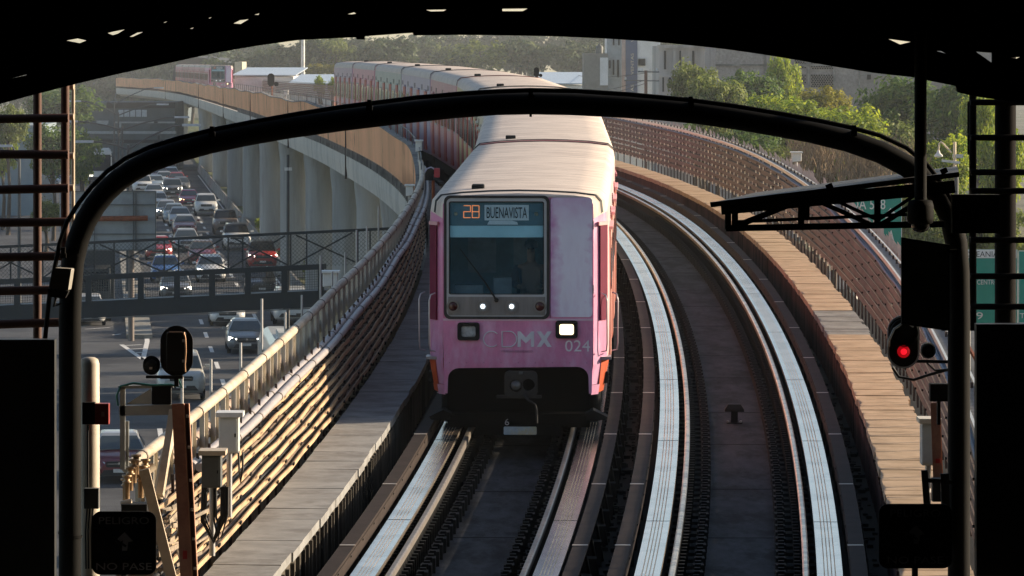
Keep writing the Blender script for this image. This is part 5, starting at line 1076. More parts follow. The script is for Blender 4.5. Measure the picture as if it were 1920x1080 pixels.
# gooseneck lamp on the right
gl = thing("gooseneck_lamp", "cream gooseneck lamp with a white shade in front of the right hand trees", "lamp", W(1793, 330, 120)); sc = 120 / F; cream = M("cream_lamp_paint", (.70, .58, .40), .45)
q = lambda x, y: ((x - 1793) * sc, 0, (330 - y) * sc)
m = MB(); m.tube([q(1790, 330), q(1790, 266)], .04, 8); m.tube([q(1784, 286), q(1768, 269), q(1764, 266), q(1761, 269), q(1759.5, 284)], .022, 8); m.build("pole", cream, gl); m = MB(); c = q(1759.5, 284); m.lathe([(.03, .03), (.05, -.04), (.11, -.10), (.11, -.13), (.05, -.15), (.001, -.16)], c, 14); m.build("lamp_shade", white, gl); m = MB(); m.bar(q(1766, 301), q(1800, 305), .09, .06); m.bar(q(1786, 292), q(1806, 293), .05, .09); m.build("arm", lgrey, gl); m = MB(); m.tube([(0, 0, 0), (0, 0, W(1793, 330, 120).z * -1)], .06, 8); m.build("post", lampm, gl)

# ------------------------------------------------------------------ boxes and signals out along the viaduct
def jbox(label, px, py, wpx, hpx, d, post=True, mt=white):
    c = W(px, py, d); sc = d / F; t = thing("junction_box", label, "junction box", c, group="white junction boxes along the viaduct"); m = MB(); h = hpx * sc; w_ = wpx * sc
    m.plate([[(-w_ / 2, 0), (w_ / 2, 0.12 * h), (w_ / 2, h), (-w_ / 2, h)]], 0, .3); m.build("box", mt, t, bevel=.012); m = MB(); m.box(-w_ / 2 - .03, w_ / 2 + .03, -.05, .32, h, h + .035); m.build("lid", mt, t)
    if post: m = MB(); m.tube([(0, .15, 0), (0, .15, -1.1)], .025, 8); m.build("post", galv, t)
jbox("white junction box on the left railing by the footbridge end", 619, 538, 28, 26, 78); jbox("white junction box on a post above the cable rack on the right", 1494, 304, 18, 17, 118); jbox("white junction box at the bend where the orange parapet begins", 768, 368, 14, 19, 104); jbox("white junction box low beside the train near the bend", 785, 285, 12, 20, 118)
jbox("white box on the far viaduct left of the signal", 536, 178, 9, 8, 330)
def back_signal(label, px, py, d, sc_, pole_to):
    c = W(px, py, d); t = thing("signal", label, "signal", c); k = d / F * sc_
    m = MB(); m.plate([[(x * k, z * k) for x, z in [(9 * math.cos(R(a)), 11 + 9 * math.sin(R(a))) for a in range(0, 181, 15)] + [(9 * math.cos(R(a)), -5 + 9 * math.sin(R(a))) for a in range(180, 361, 15)]]], 0, .12); m.build("signal_head", black, t); m = MB(); m.plate([circ(14 * k * (1 if sc_ > 0 else 1), -8 * k, 6 * k, 16)], 0, .12); m.build("small_lamp", black, t); m = MB(); m.tube([(2 * k, .15, 0), (2 * k, .15, -pole_to)], .05, 8); m.build("post", rust, t); return t
back_signal("dark round-topped signal back showing over the train roof", 1006, 137, 190, .55, 3.2)
t = back_signal("dark signal on a rusty post beside the far track", 508, 152, 330, .72, 1.6)
rs = thing("red_signal_box", "small red box and black case with a pale cable loop left of the train", "equipment box", W(812, 325, 92)); sc = 92 / F
m = MB(); m.box(.02, .13, -.02, .1, -.08, .10); m.build("red_case", M("signal_red_paint", (.45, .03, .04), .4), rs); m = MB(); m.box(-.15, .0, 0, .15, -.14, .07); m.build("black_case", black, rs); m = MB(); m.tube([(-.16, 0, .02), (-.12, 0, .09), (-.04, 0, .12), (.03, 0, .08)], .014, 8); m.build("cable_loop", M("pale_lilac_cable", (.5, .46, .55), .5), rs); m = MB(); m.tube([(.0, .1, -.14), (.0, .1, -.9)], .03, 8); m.build("post", rust, rs)
# ------------------------------------------------------------------ the dark station in front
DS = 45.0
stn = thing("station", "pitch black station hall framing the view with its curved roof edge", "station", (0, 40, 8))
def stp(mb, n, mt): return spart(mb, n, mt, stn)
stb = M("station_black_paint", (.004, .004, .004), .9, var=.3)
arc = [(-400, 290), (-200, 240), (0, 195), (70, 176), (140, 158), (220, 139), (300, 122), (400, 100), (480, 86), (560, 75), (655, 70.5), (668, 70), (669, 74), (684, 74), (684, 68), (774, 61.5), (776, 66.5), (860, 65.5), (960, 66.5), (1050, 68.5), (1130, 72), (1210, 77), (1280, 83.5), (1360, 92), (1430, 102), (1500, 113.5), (1560, 124), (1640, 137), (1714, 145), (1740, 151), (1791, 161), (1794, 172), (1803, 175), (1830, 181), (1870, 187), (2000, 205), (2300, 250)]
hole = lambda *p: list(p)
holes = [hole((125, 76), (146, 72), (163, 76), (150, 81)), hole((202, 62), (214, 59), (235, 55), (222, 63), (212, 66)), hole((243, 69), (258, 61), (269, 60), (250, 69)), hole((307, 42), (316, 39.5), (310, 42.5)), hole((356, 54), (365, 51), (361, 54)), hole((391, 34), (398, 32), (395, 34.5)), hole((438, 44), (450, 38), (467, 36), (452, 45)), hole((477, 27.5), (487, 25), (485, 28)),
         hole((652, 26.5), (664, 23), (668, 25.5), (660, 27)), hole((799, 18.5), (837, 18), (832, 21), (808, 21.5)), hole((942, 16.5), (989, 16), (980, 21), (942, 21)), hole((1665, 73), (1707, 78.5), (1687, 83.5)), hole((1755, 96), (1763, 95), (1774, 101)), hole((1829, 97), (1859, 99), (1859, 118)), hole((1893, 108), (1912, 107), (1905, 110)), hole((15, 149), (52, 139), (50, 141))]
toxz = lambda px, py, d=DS: ((px - 960) * d / F, CZ - (py - YH) * d / F)
outer = [toxz(*p) for p in arc] + [toxz(2300, -420), toxz(-400, -420)]
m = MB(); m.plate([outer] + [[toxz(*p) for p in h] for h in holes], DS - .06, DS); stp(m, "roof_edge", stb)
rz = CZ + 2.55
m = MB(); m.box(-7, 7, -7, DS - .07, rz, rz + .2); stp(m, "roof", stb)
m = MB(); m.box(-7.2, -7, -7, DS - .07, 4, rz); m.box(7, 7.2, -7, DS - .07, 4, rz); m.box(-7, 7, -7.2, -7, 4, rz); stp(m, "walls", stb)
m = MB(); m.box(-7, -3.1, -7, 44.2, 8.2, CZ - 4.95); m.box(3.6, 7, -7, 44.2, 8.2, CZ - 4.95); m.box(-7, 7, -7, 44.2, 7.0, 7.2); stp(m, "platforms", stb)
# roof trusses hanging in the dark
for yy in (12, 22, 32):
    m = MB(); m.bar((-6.9, yy, rz - .3), (6.9, yy, rz - .3), .15, .3); stp(m, "roof_beam", stb)
# side panels filling the lower corners
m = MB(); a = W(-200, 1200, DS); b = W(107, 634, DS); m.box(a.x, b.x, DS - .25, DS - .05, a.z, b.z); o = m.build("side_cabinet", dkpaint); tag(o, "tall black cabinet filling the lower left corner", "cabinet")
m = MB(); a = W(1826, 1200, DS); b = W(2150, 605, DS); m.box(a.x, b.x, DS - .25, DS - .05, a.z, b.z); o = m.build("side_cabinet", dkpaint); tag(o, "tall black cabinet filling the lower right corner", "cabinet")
m = MB(); a = W(1782, 436, DS); b = W(1871, 364, DS); m.box(a.x, b.x, DS - .2, DS - .02, a.z, b.z); o = m.build("equipment_box", stb); tag(o, "black box on the right column, beside the end of the sloping awning", "equipment box")

# ------------------------------------------------------------------ arch
archm = M("black_arch_paint", (.003, .003, .0028), .75, var=.3, spec=.12)
ar = thing("arch", "thick black tubular arch spanning the tracks with a conduit clipped along it", "arch", (0, DS, 8))
AP = [(131, 1130), (131, 900), (131, 700), (131, 600), (133, 540), (137, 490), (146, 450), (160, 415), (178, 385), (198, 360), (222, 338), (250, 319), (285, 301), (330, 285), (390, 268), (460, 253), (540, 239), (640, 225), (740, 213), (850, 201), (930, 195), (995, 193.5), (1070, 195), (1160, 199.5), (1240, 205), (1310, 212), (1380, 222), (1450, 234), (1520, 247), (1590, 264), (1650, 285), (1700, 311), (1738, 340), (1765, 372), (1783, 410), (1793, 455), (1797, 510), (1798, 600), (1798, 800), (1798, 1130)]
m = MB(); m.tube([W(x, y, DS + .3) for x, y in AP], 21 * (DS + .3) / F, 20); spart(m, "arch_tube", archm, ar)
up_ = [(88, 720), (84, 640), (92, 560), (103, 500), (112, 455), (126, 415), (148, 380), (172, 350), (200, 322), (235, 297), (280, 276), (335, 259), (397, 243.5), (470, 229), (560, 213), (640, 200.5), (692, 194), (780, 183), (870, 175), (935, 171), (995, 169), (1080, 170.5), (1180, 177), (1295, 187.5), (1380, 199), (1470, 214), (1540, 227), (1600, 240), (1650, 254), (1700, 277), (1740, 310), (1770, 350), (1790, 385)]
m = MB(); m.tube([W(x, y, DS + .15) for x, y in up_], 4.4 * DS / F, 8); spart(m, "conduit", archm, ar)
for x, y in ((397, 243), (692, 193), (995, 172), (1295, 187), (1601, 241), (118, 470)):
    m = MB(); pbox(m, x - 4, y - 6, x + 4, y + 7, DS + .10, .12); pbox(m, x - 6, y + 5, x + 6, y + 14, DS + .12, .12); spart(m, "conduit_clamp", archm, ar)
m = MB(); m.tube([W(995, 214, DS + .3), W(995, 219, DS + .3)], .012, 6); spart(m, "drip_stud", archm, ar)
for y in (473, 1000): m = MB(); a = W(132 if y > 500 else 138, y, DS + .3); b = W(131 if y > 500 else 137, y + 5, DS + .3); m.tube([a, b], 23 * DS / F, 20); spart(m, "arch_collar", archm, ar)
# camera on the left foot
cm1 = thing("surveillance_camera", "grey boxy camera hanging on the left foot of the arch", "camera", W(112, 530, DS)); k = DS / F
m = MB(); m.loft([[((x - 112 - sk) * k, y, (530 - z) * k) for x, z in ((101, 502 + 0), (134, 504), (128, 545), (92, 540))] for y, sk in ((-.02, 0), (.14, -3))]); m.build("housing", M("camera_housing_grey", (.30, .28, .24), .6), cm1, bevel=.015)
m = MB(); m.loft([[((x - 112) * k, y, (530 - z) * k) for x, z in ((90, 541), (129, 546), (122, 560), (92, 556))] for y in (-.03, .12)]); m.build("lens_hood", black, cm1, bevel=.01); m = MB(); m.tube([((104 - 112) * k, .05, (556 - 530) * -k), ((100 - 112) * k, .05, -(575 - 530) * k), ((112 - 112) * k, .08, -(570 - 530) * k)], .012, 6); m.build("cable", black, cm1)
# hanging pole with dome camera on the right
cm2 = thing("surveillance_camera", "black dome camera on a thick pole hanging from the roof at the right", "camera", W(1726, 400, DS - .4)); k = (DS - .4) / F
m = MB(); m.tube([(0, 0, (400 - 376) * k), (0, 0, (400 - 60) * k)], 11.5 * k, 16); m.build("pole", archm, cm2); m = MB(); m.lathe([(.06, .13), (.11, .12), (.125, .07), (.125, -.05), (.118, -.09), (.095, -.10)], (0, 0, 0), 22); m.build("housing", archm, cm2); m = MB(); m.lathe([(.09, -.10), (.088, -.13), (.065, -.165), (.03, -.18), (.001, -.182)], (0, 0, 0), 20); m.build("dome", M("smoked_dome", (.01, .01, .01), .12), cm2)

# ------------------------------------------------------------------ louvre screens at both sides
rustb = M("dark_rust_bar", (.085, .032, .018), .7, var=.3, scale=5, bump=.15)
def screen(label, posts, rails, x0, x1, mt, thick):
    t = thing("screen", label, "screen", (W((x0 + x1) / 2, 400, 46).x, 46, 8), group="barred side screens of the station")
    for x, y0, y1, r in posts: m = MB(); m.tube([W(x, y0, 46), W(x, y1, 46)], r * 46 / F, 12); spart(m, "post", mt, t)
    for y, tilt in rails:
        m = MB(); m.tube([W(x0, y, 45.9), W(x1, y + tilt, 45.9)], thick * 46 / F, 10); spart(m, "bar", mt, t)
    return t
sc1 = screen("rusty pipe screen with seven bars at the left side of the station", ((70, 100, 640, 8), (122, 100, 640, 8)), ((224, -3), (289, 1), (357, -4), (418, -2), (483, -3), (547, -4), (610, -6)), -60, 128, rustb, 8.5)
m = MB(); m.tube([W(137, 100, 46.4), W(137, 640, 46.4)], 3.6 * 46 / F, 10); spart(m, "thin_post", beige, sc1)
for y in (162, 219, 292, 352): m = MB(); m.tube([W(122, y, 46.2), W(138, y, 46.2)], 6.5 * 46 / F, 10); spart(m, "stub", beige, sc1)
sc2 = screen("black barred screen at the right side of the station", ((1824, 100, 620, 7), (1885, 80, 620, 20)), ((192, 0), (258, 0), (323, 0), (358, 0), (450, 0), (518, 0), (575, 0)), 1820, 1990, M("black_screen_bar", (.005, .004, .004), .8, spec=.1), 6.0)
m = MB(); m.tube([W(1816, 190, 46.3), W(1816, 290, 46.3)], .012, 8); spart(m, "thin_edge_strip", archm, sc2)

# ------------------------------------------------------------------ sloping awning on a truss at the right
aw = thing("awning", "black truss arm carrying a sloping corrugated awning at the right of the arch", "awning", (3.3, 46, 12))
k = DS / F; n0 = W(1334, 384, 45.0); n1 = W(1798, 326, 45.0); f0 = W(1420, 364, 46.6); f1 = W(1794, 315, 46.6)
m = MB(); N_ = 15
for i in range(N_):
    t0 = i / N_; t1 = (i + .62) / N_; a0 = n0.lerp(f0, t0); b0 = n1.lerp(f1, t0); a1 = n0.lerp(f0, t1); b1_ = n1.lerp(f1, t1); dz = Vector((0, 0, .02))
    m.hexa([a0, b0, b1_, a1, a0 + dz, b0 + dz, b1_ + dz, a1 + dz])
a0, b0, b1_, a1 = n0, n1, f1, f0; dz = Vector((0, 0, -.012)); m.hexa([a0 + dz, b0 + dz, b1_ + dz, a1 + dz, a0, b0, b1_, a1]); spart(m, "corrugated_sheet", M("weathered_grey_sheet", (.24, .235, .22), .6, var=.2, dirt=((.05, .05, .045), .6, 2)), aw)
m = MB(); m.bar(W(1332, 384, 44.95), W(1798, 327, 44.95), .04, .05); spart(m, "front_edge", M("awning_edge_brown", (.05, .035, .028), .5), aw)
tb = lambda x0, y0, x1, y1, w_=.055: MB().bar(W(x0, y0, 45.1), W(x1, y1, 45.1), .06, w_)
for nm, seg in (("top_chord", (1352, 391, 1790, 350, .12)), ("bottom_chord", (1361, 428, 1770, 420, .06)), ("middle_chord", (1376, 416, 1700, 402, .03)), ("strut", (1365, 390, 1365, 430, .045)), ("strut", (1378, 388, 1378, 428, .035)), ("strut", (1502, 378, 1502, 425, .04)), ("strut", (1512, 378, 1512, 412, .035)), ("strut", (1645, 362, 1645, 424, .06)),
                 ("diagonal", (1380, 424, 1500, 376, .055)), ("diagonal", (1518, 370, 1640, 424, .045)), ("diagonal", (1545, 366, 1645, 412, .035)), ("diagonal", (1650, 422, 1735, 370, .045)), ("diagonal", (1650, 410, 1715, 366, .03))):
    spart(tb(*seg), nm, archm, aw)
for x, y in ((1555, 350), (1770, 321)): m = MB(); m.bar(W(x - 6, y + 2, 44.93), W(x + 6, y - 3, 44.93), .03, .05); spart(m, "clip", archm, aw)
m = MB(); m.tube([W(1745, 332, 45.6), W(1764, 366, 45.6)], .03, 8); spart(m, "stay_pipe", M("grey_stay_pipe", (.2, .19, .17), .5), aw)
# ------------------------------------------------------------------ monitor on the right column
mo = thing("mirror_panel", "big dark rectangular mirror panel beside the right column", "mirror", W(1736, 530, 44.9)); k = 44.9 / F
q = [((x - 1736) * k, 0, (530 - y) * k) for x, y in ((1690, 608), (1781, 621), (1781, 459), (1690, 445))]
m = MB(); m.hexa([(p[0], p[1], p[2]) for p in q[:2]] + [(q[1][0], .05, q[1][2]), (q[0][0], .05, q[0][2])] + [q[3], q[2], (q[2][0], .05, q[2][2]), (q[3][0], .05, q[3][2])]); m.build("frame", archm, mo)
m = MB(); q2 = [(p[0] * .94, -.004, p[2] * .95) for p in q]; m.add(q2, [(0, 1, 2, 3)]); m.build("face", M("dull_mirror_face", (.06, .065, .045), .3, var=.3), mo)
m = MB(); m.bar((.05, .02, .3), (.30, .03, .3), .03, .03); m.build("bracket", archm, mo)
# ------------------------------------------------------------------ signals
def sighead(name, label, cx, cy, hw, hh, d, back, mt=black):
    k = d / F; t = thing(name, label, "signal", W(cx, cy, d)); s = hh - hw
    ring = lambda g: [((hw - g) * math.cos(R(a)) * k, (s + (hw - g) * math.sin(R(a))) * k) for a in range(0, 181, 10)] + [((hw - g) * math.cos(R(a)) * k, (-s + (hw - g) * math.sin(R(a))) * k) for a in range(180, 361, 10)]
    m = MB(); m.plate([ring(0)], 0, .03); m.build("background_board", mt, t, bevel=.006)
    if not back: m = MB(); m.plate([ring(0), ring(3.2)[::-1]], -.012, .0); m.build("rim", M("worn_grey_rim", (.75, .76, .78), .5), t)
    return t, k
sgl, k = sighead("signal", "large black signal back with long rounded board at the left", 331, 658, 30.5, 47.5, 46.6, True)
m = MB(); m.box(-18 * k, 18 * k, -.10, 0, -36 * k, 36 * k); m.build("lamp_case", black, sgl, bevel=.01); m = MB(); m.tube([(15 * k, -.11, 36 * k), (18 * k, -.11, 25 * k), (19 * k, -.11, 0), (17 * k, -.11, -25 * k), (18 * k, -.11, -38 * k)], .008, 6); m.tube([(-12 * k, -.11, 37 * k), (12 * k, -.11, 37 * k)], .006, 6)
m.build("case_lit_edge", M("sunlit_case_edge", (.45, .27, .16), .4, metal=.5), sgl)  # line along the case edges, their sunlit gleam put into the colour
m = MB(); 
for z in (18, -20): m = MB(); m.box(12 * k, 18 * k, -.12, -.1, z * k, (z + 5) * k); m.build("hinge", galv, sgl)
m = MB(); m.box(-30 * k, 12 * k, -.04, .04, -52 * k, -46 * k); m.box(-4 * k, 4 * k, -.03, .03, -66 * k, -46 * k); m.build("mount", black, sgl)
sgs, k = sighead("signal", "small round black signal back left of the large one", 284, 685, 16, 18, 46.6, True); m = MB(); m.lathe([(11 * k, 0), (11 * k, -.1), (.001, -.1)], (0, 0, 0), 16, 'y'); m.build("lamp_case", black, sgs); m = MB(); m.box(-2 * k, 3 * k, -.12, -.1, -6 * k, -2 * k); m.build("label_plate", M("label_grey", (.4, .35, .32), .5), sgs); m = MB(); m.box(-10 * k, 34 * k, -.03, .03, -24 * k, -19 * k); m.build("mount", black, sgs)
sgr, k = sighead("signal", "black signal with a glowing red light at the right above the tan walkway", 1694, 641, 30, 50, 46.0, False)
m = MB(); m.lathe([(12 * k, -.01), (9 * k, -.03), (5.5 * k, -.036)], (0, 0, -18 * k), 20, 'y'); m.build("red_lens", EM("signal_red_glow", (.30, .001, .004), .55), sgr); m = MB(); m.lathe([(6 * k, -.036), (3 * k, -.043), (.001, -.045)], (0, 0, -18 * k), 16, 'y'); m.build("red_lamp", EM("signal_red_light", (.75, .008, .02), .8), sgr)
m = MB(); m.tube([(-28 * k, -.02, -8 * k), (-29 * k, -.12, 4 * k), (-20 * k, -.16, 26 * k), (0, -.17, 40 * k), (16 * k, -.16, 30 * k)], .012, 8); m.build("hood_edge", MATS["worn_grey_rim"], sgr); m = MB(); m.lathe([(26 * k, 0), (26 * k, -.12), (25 * k, -.12), (25 * k, 0)], (0, 0, 18 * k), 22, 'y'); m.build("hood", black, sgr)
m = MB(); m.bar((0, .03, -36 * k), (95 * k, .03, -38 * k), .03, .03); m.build("bracket", black, sgr); m = MB(); m.tube([(-20 * k, .05, -48 * k), (-8 * k, .05, -66 * k), (20 * k, .05, -72 * k), (50 * k, .05, -62 * k), (95 * k, .05, -50 * k)], .014, 8); m.tube([(45 * k, .05, -40 * k), (60 * k, .05, -54 * k), (95 * k, .05, -52 * k)], .010, 8); m.build("cables", cabm, sgr)
sgm, k = sighead("signal", "small unlit amber signal lamp right of the red one", 1740, 657, 14, 15.5, 46.1, False); m = MB(); m.lathe([(7 * k, -.01), (5 * k, -.03), (.001, -.035)], (0, 0, 1 * k), 16, 'y'); m.build("lens", M("unlit_amber_lens", (.10, .06, .03), .2), sgm); m = MB(); m.lathe([(13 * k, 0), (13 * k, -.1), (12.4 * k, -.1), (12.4 * k, 0)], (0, 0, 0), 20, 'y'); m.build("hood", black, sgm)
# ------------------------------------------------------------------ warning signs at the platform ends
pgrey = M("faint_grey_lettering", (.10, .10, .10), .6)
def warn(label, x0, y0, x1, y1, d):
    k = d / F; cx, cy = (x0 + x1) / 2, (y0 + y1) / 2; t = thing("warning_sign", label, "warning sign", W(cx, cy, d)); hw = (x1 - x0) / 2; hh = (y1 - y0) / 2
    m = MB(); m.plate([rrect(-hw * k, hw * k, -hh * k, hh * k, 17 * k)], 0, .03); m.build("panel", stb, t, bevel=.004)
    rm = M("sign_letter_grey", (.42, .42, .43), .7)
    text_obj("PELIGRO", "lettering", rm, t, 94 * k, 13.5 * k, (0, -.006, (hh - 17) * k)); text_obj("NO PASE", "lettering", rm, t, 104 * k, 13.5 * k, (0, -.006, -(hh - 20) * k - .02))
    m = MB(); m.plate([[(x * k, z * k) for x, z in ((-17, 4), (1, 21), (17, 4), (8, 2), (6, -14), (-4, -14), (-2, 6), (-8, 1))]], -.006, -.001); m.build("arrow", rm, t); m = MB(); m.bar((-17 * k, -.008, 8 * k), (4 * k, -.008, -6 * k), .004, 4 * k); m.build("arrow_slit", stb, t)
    m = MB(); m.tube([(0, .06, -hh * k * .3), (0, .06, -2.2)], .03, 8); m.box(-hw * k * .9, hw * k * .9, .03, .06, -3 * k, 3 * k); m.build("post", black, t)
    return t
warn("black PELIGRO NO PASE sign at the left platform end", 172, 959, 293, 1078, 44.6); warn("black PELIGRO NO PASE sign at the right platform end", 1648, 945, 1785, 1066, 44.4)
# ------------------------------------------------------------------ left trackside clutter
lc = thing("beige_post", "beige round-topped post catching the sun at the left", "post", W(168, 1100, 45.7)); k = 45.7 / F
m = MB(); h = (1100 - 670) * k; m.lathe([(20 * k, 0), (19 * k, h * .6), (18.5 * k, h - .06), (16 * k, h - .02), (10 * k, h), (.001, h + .004)], (0, 0, 0), 22); m.build("post_body", M("cream_post_paint", (.62, .55, .44), .55, var=.08, dirt=((.4, .33, .25), .4, 2)), lc)
rb = thing("alarm_box", "red alarm box mounted on the beige post", "alarm box", W(192, 777, 45.4)); m = MB(); m.box(-14 * k, 12 * k, 0, .12, -19 * k, 20 * k); m.build("case", M("alarm_red_paint", (.30, .025, .02), .45, var=.2), rb, bevel=.006); m = MB(); m.box(-38 * k, -14.5 * k, .02, .1, -19 * k, 22 * k); m.build("back_case", black, rb); m = MB(); m.box(-2 * k, 4 * k, -.006, 0, -4 * k, 5 * k); m.build("small_label", M("label_pale_red", (.5, .2, .18), .6), rb); m = MB(); m.tube([(-27 * k, .0, -20 * k), (-27 * k, .0, -136 * k)], .01, 6); m.build("wire", black, rb)
sb = thing("switch_box", "small dark switch box low on the beige post with wires below", "switch box", W(171, 936, 45.4)); m = MB(); m.box(-14 * k, 14 * k, 0, .1, -18 * k, 20 * k); m.build("case", dgrey, sb, bevel=.006); m = MB()
for x in (-8, -3, 3): m.tube([(x * k, .02, -18 * k), ((x - 3) * k, .02, -60 * k), ((x - 2) * k, .02, -130 * k)], .008, 6)
m.build("wires", black, sb)
sf = thing("signal_stand", "grey steel frame carrying the black signal backs at the left", "frame", W(275, 1000, 46.8)); k = 46.8 / F; fm = M("grey_steel_frame", (.30, .31, .30), .5, metal=.3, var=.2)
L = lambda x, y, dy=0: ((x - 275) * k, dy, (1000 - y) * k)
m = MB(); m.bar(L(230, 726), L(230, 880), .05, .05); m.bar(L(238, 790, .05), L(238, 880, .05), .03, .05); m.build("upright", fm, sf); m = MB(); m.bar(L(222, 726), L(325, 724), .05, .03); m.bar(L(224, 770), L(330, 768), .05, .10); m.build("crossbar", fm, sf); m = MB(); m.plate([[(L(236, 0)[0], L(0, 758)[2]), (L(284, 0)[0], L(0, 758)[2]), (L(284, 0)[0], L(0, 728)[2])]], .0, .01); m.build("gusset", M("pale_gusset", (.45, .47, .45), .5), sf); m = MB(); m.box(L(285, 0)[0], L(321, 0)[0], -.03, .08, L(0, 758)[2], L(0, 722)[2]); m.build("lamp_transformer", black, sf); m = MB(); m.tube([L(222, 760, -.03), L(219, 742, -.03), L(226, 724, -.03), L(250, 718, -.03), L(285, 722, -.03), L(322, 721, -.03), L(341, 726, -.03), L(333, 706, -.03)], .012, 8); m.build("green_cable", M("green_cable_sheath", (.02, .13, .11), .4), sf)
ib = thing("steel_post", "tall rusty steel channel leaning at the left beside the cable rack", "post", W(346, 1100, 46.0)); k = 46.0 / F; L = lambda x, y, dy=0: ((x - 346) * k, dy, (1100 - y) * k)
m = MB(); m.bar(L(333, 757), L(350, 1100), 22 * k, .012, up=(0, 1, 0)); m.build("web", M("weathered_rust_paint", (.40, .20, .145), .7, var=.2, scale=4, dirt=((.25, .10, .07), .6, 3)), ib); m = MB(); m.bar(L(348.5, 757, .04), L(365.5, 1100, .04), 9 * k, .012, up=(0, 1, 0)); m.build("recess", M("shaded_rust_recess", (.15, .05, .03), .7, var=.2), ib)  # recess darker than the web, its shade put into the colour
for xo in (344.5, 353.5): m = MB(); m.bar(L(xo, 757, .02), L(xo + 17, 1100, .02), 2.2 * k, .09, up=(0, 1, 0)); m.build("flange", M("sunlit_rust_edge", (.50, .27, .17), .7, var=.2), ib)  # lighter edges, sunlight on the flange put into the colour
m = MB()
for y in (780, 838, 900, 955, 1010, 1065): x = 348 + (y - 757) * .0495; m.tube([L(x, y, -.02), L(x + 5, y, -.02)], .016, 8)
m.build("bolts", M("bolt_cream", (.6, .5, .4), .5), ib); m = MB(); m.box(L(343, 0)[0], L(351, 0)[0], -.012, -.007, L(0, 1048)[2], L(0, 1032)[2]); m.build("red_mark", M("red_mark_paint", (.4, .02, .02), .5), ib)
m = MB(); m.bar((W(270, 880, 46.2)), (W(322, 1085, 46.2)), .06, .10); o = m.build("brace", beige); tag(o, "beige diagonal brace between the PELIGRO sign and the rusty channel", "brace")
m = MB(); m.bar(W(300, 930, 46.3), W(325, 770, 46.8), .07, .07); m.tube([W(296, 935, 46.4), W(306, 870, 46.5), W(326, 800, 47.2)], .05, 12); o = m.build("bent_pipe", beige); tag(o, "beige bent pipe rising to the start of the handrail", "pipe")
def cab(label, x0, y0, x1, y1, d, body, lid, loops):
    t = thing("cabinet", label, "cabinet", W((x0 + x1) / 2, y1, d)); k = d / F; w_ = (x1 - x0) / 2 * k; h = (y1 - y0) * k
    m = MB(); m.box(-w_, w_, 0, .28, 0, h); m.build("body", body, t, bevel=.008); m = MB(); m.box(-w_ - .03, w_ + .05, -.05, .32, h + .002, h + .05); m.build("lid", lid, t); m = MB(); m.box(-w_ * .86, w_ * .8, -.012, 0, h * .06, h * .94); m.build("door", body, t); m = MB(); m.box(w_ * .6, w_ * .75, -.025, -.012, h * .45, h * .55); m.build("latch", black, t)
    m = MB()
    for i, (xa, xb, dep) in enumerate(loops): m.tube([(xa * k, .05, .02), (xa * k * 1.1, .04, -dep * k * .6), ((xa + xb) / 2 * k, .03, -dep * k), (xb * k, .06, -dep * k * .55), (xb * k, .12, 0)], .012, 8)
    if loops: m.build("cable_loops", cabm, t)
    m = MB(); m.tube([(0, .15, 0), (0, .15, -.7)], .03, 8); m.build("post", galv, t)
cab("grey cabinet with a light lid beside the handrail", 410, 782, 447, 850, 50.5, lgrey, white, ((18, 26, 55),))
cab("dark cabinet with hanging cable loops in front of the cable rack", 378, 854, 414, 915, 47.6, dgrey, beige, ((-14, 22, 100), (-10, 18, 96), (-17, 26, 104), (8, 30, 92), (4, 20, 99)))
ins = thing("insulator_bank", "cluster of brown capped insulators behind the PELIGRO sign on the left", "insulators", W(258, 940, 46.6)); k = 46.6 / F
for r_, (x, y) in enumerate(((238, 905), (244, 890), (250, 876), (254, 868), (262, 905), (266, 890), (270, 878), (232, 915))):
    m = MB(); c = ((x - 258) * k, .03 * r_, (940 - y) * k); m.lathe([(.028, -.16), (.028, .0), (.045, .0), (.045, .012), (.03, .02), (.03, .05), (.05, .055), (.05, .075), (.001, .08)], c, 12); m.build("insulator", M("brown_brass", (.38, .25, .14), .4, metal=.4, var=.3), ins)
m = MB(); m.box(-30 * k, 18 * k, -.05, .25, -45 * k, -5 * k); m.build("base_box", black, ins); m = MB(); m.tube([(-32 * k, .1, -10 * k), (-12 * k, .1, -6 * k)], .05, 12); m.tube([(12 * k, .2, 52 * k), (26 * k, .25, 62 * k)], .045, 12); m.build("pipe_stub", beige, ins)
m = MB(); rnd = random.Random(3)
for k_ in range(26): a = W(rnd.uniform(295, 345), rnd.uniform(950, 1075), 46.4 + rnd.random()); b = a + Vector((rnd.uniform(-.12, .25), rnd.uniform(.1, 1), rnd.uniform(-.08, .12))); m.bar(a, b, .015, rnd.uniform(.02, .05))
o = m.build("scrap_metal", M("scrap_metal_mix", (.30, .24, .17), .6, var=.5, scale=9)); o["kind"] = "stuff"; tag(o, "tangle of metal strips and conduit ends beside the rusty channel", "scrap metal")
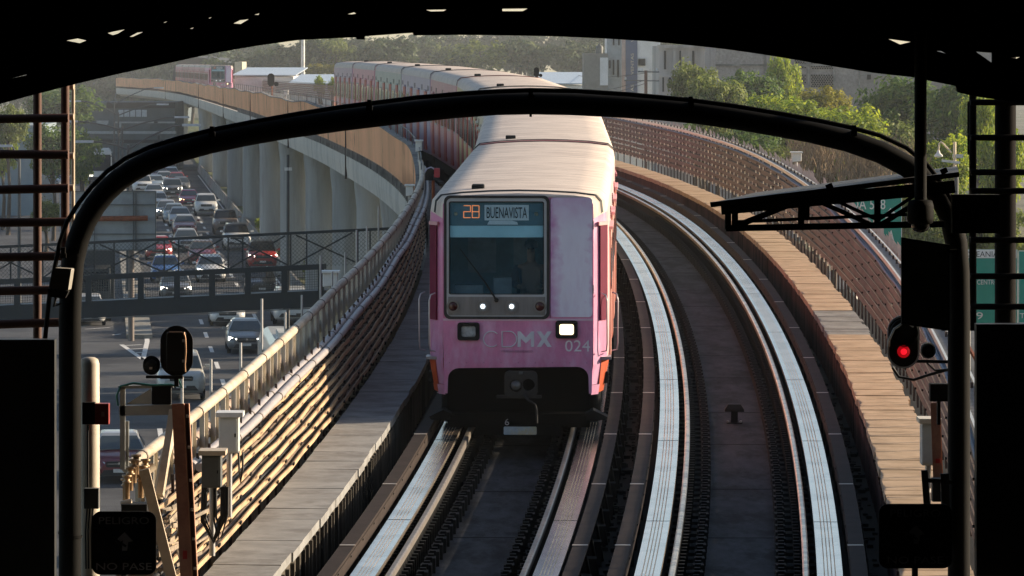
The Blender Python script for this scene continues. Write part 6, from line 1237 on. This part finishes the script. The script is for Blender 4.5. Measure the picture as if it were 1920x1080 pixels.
# ------------------------------------------------------------------ right trackside clutter
cab("grey cabinet with a bright lid beside the tan walkway", 1729, 794, 1756, 873, 47.5, lgrey, M("cream_lid", (.75, .66, .52), .5), ())
ob = thing("steel_post", "short rusty steel post in front of the grey cabinet at the right", "post", W(1762, 1000, 46.5)); k = 46.5 / F; m = MB(); m.bar((-4 * k, 0, 105 * k), (-9 * k, 0, 245 * k), 17 * k, .012, up=(0, 1, 0)) ; m.build("web", MATS["weathered_rust_paint"], ob); m = MB(); m.bar((5 * k, .05, 105 * k), (0 * k, .05, 245 * k), .012, .1, up=(0, 1, 0)); m.build("flange", MATS["sunlit_rust_edge"], ob); m = MB(); m.box(-8 * k, 0, -.02, -.008, 132 * k, 140 * k); m.build("red_mark", MATS["red_mark_paint"], ob); m = MB(); m.box(-40 * k, 30 * k, -.1, .1, -20 * k, 104 * k) if False else m.box(-14 * k, 26 * k, -.05, .12, 60 * k, 103 * k); m.build("foot_bracket", black, ob)  # flange in the same lighter rust, sunlight put into the colour
bx = thing("equipment_box", "black box on brackets beside the right column above the cabinet", "equipment box", W(1762, 737, 45.6)); k = 45.6 / F; m = MB(); m.box(-18 * k, 20 * k, 0, .15, -16 * k, 17 * k); m.build("case", black, bx, bevel=.008); m = MB(); m.box(-4 * k, 2 * k, .02, .1, -60 * k, -16 * k); m.build("bracket", black, bx)
hp = thing("handrail_end", "black angled rail end beside the right platform sign", "railing", W(1745, 960, 45.2)); k = 45.2 / F; m = MB(); m.bar((-12 * k, 0, 78 * k), (-4 * k, 0, -30 * k), .06, .04); m.bar((-10 * k, 0, 60 * k), (40 * k, 0, 56 * k), .04, .04); m.bar((26 * k, 0, 72 * k), (30 * k, 0, -60 * k), .08, .06); m.build("rail", black, hp)

# ------------------------------------------------------------------ air
m = MB(); m.box(-400, 400, -19, 1470, -1.02, 30); hz = m.build("haze", MATS["black_steel"]); hz["kind"] = "stuff"
hm = bpy.data.materials.new("haze_air"); hm.use_nodes = True; t = hm.node_tree; t.nodes.remove(t.nodes["Principled BSDF"]); pv = t.nodes.new("ShaderNodeVolumePrincipled")
pv.inputs["Density"].default_value = .00025; pv.inputs["Color"].default_value = (.84, .89, .92, 1); pv.inputs["Anisotropy"].default_value = .25
t.links.new(pv.outputs[0], t.nodes["Material Output"].inputs["Volume"]); hz.data.materials.clear(); hz.data.materials.append(hm)
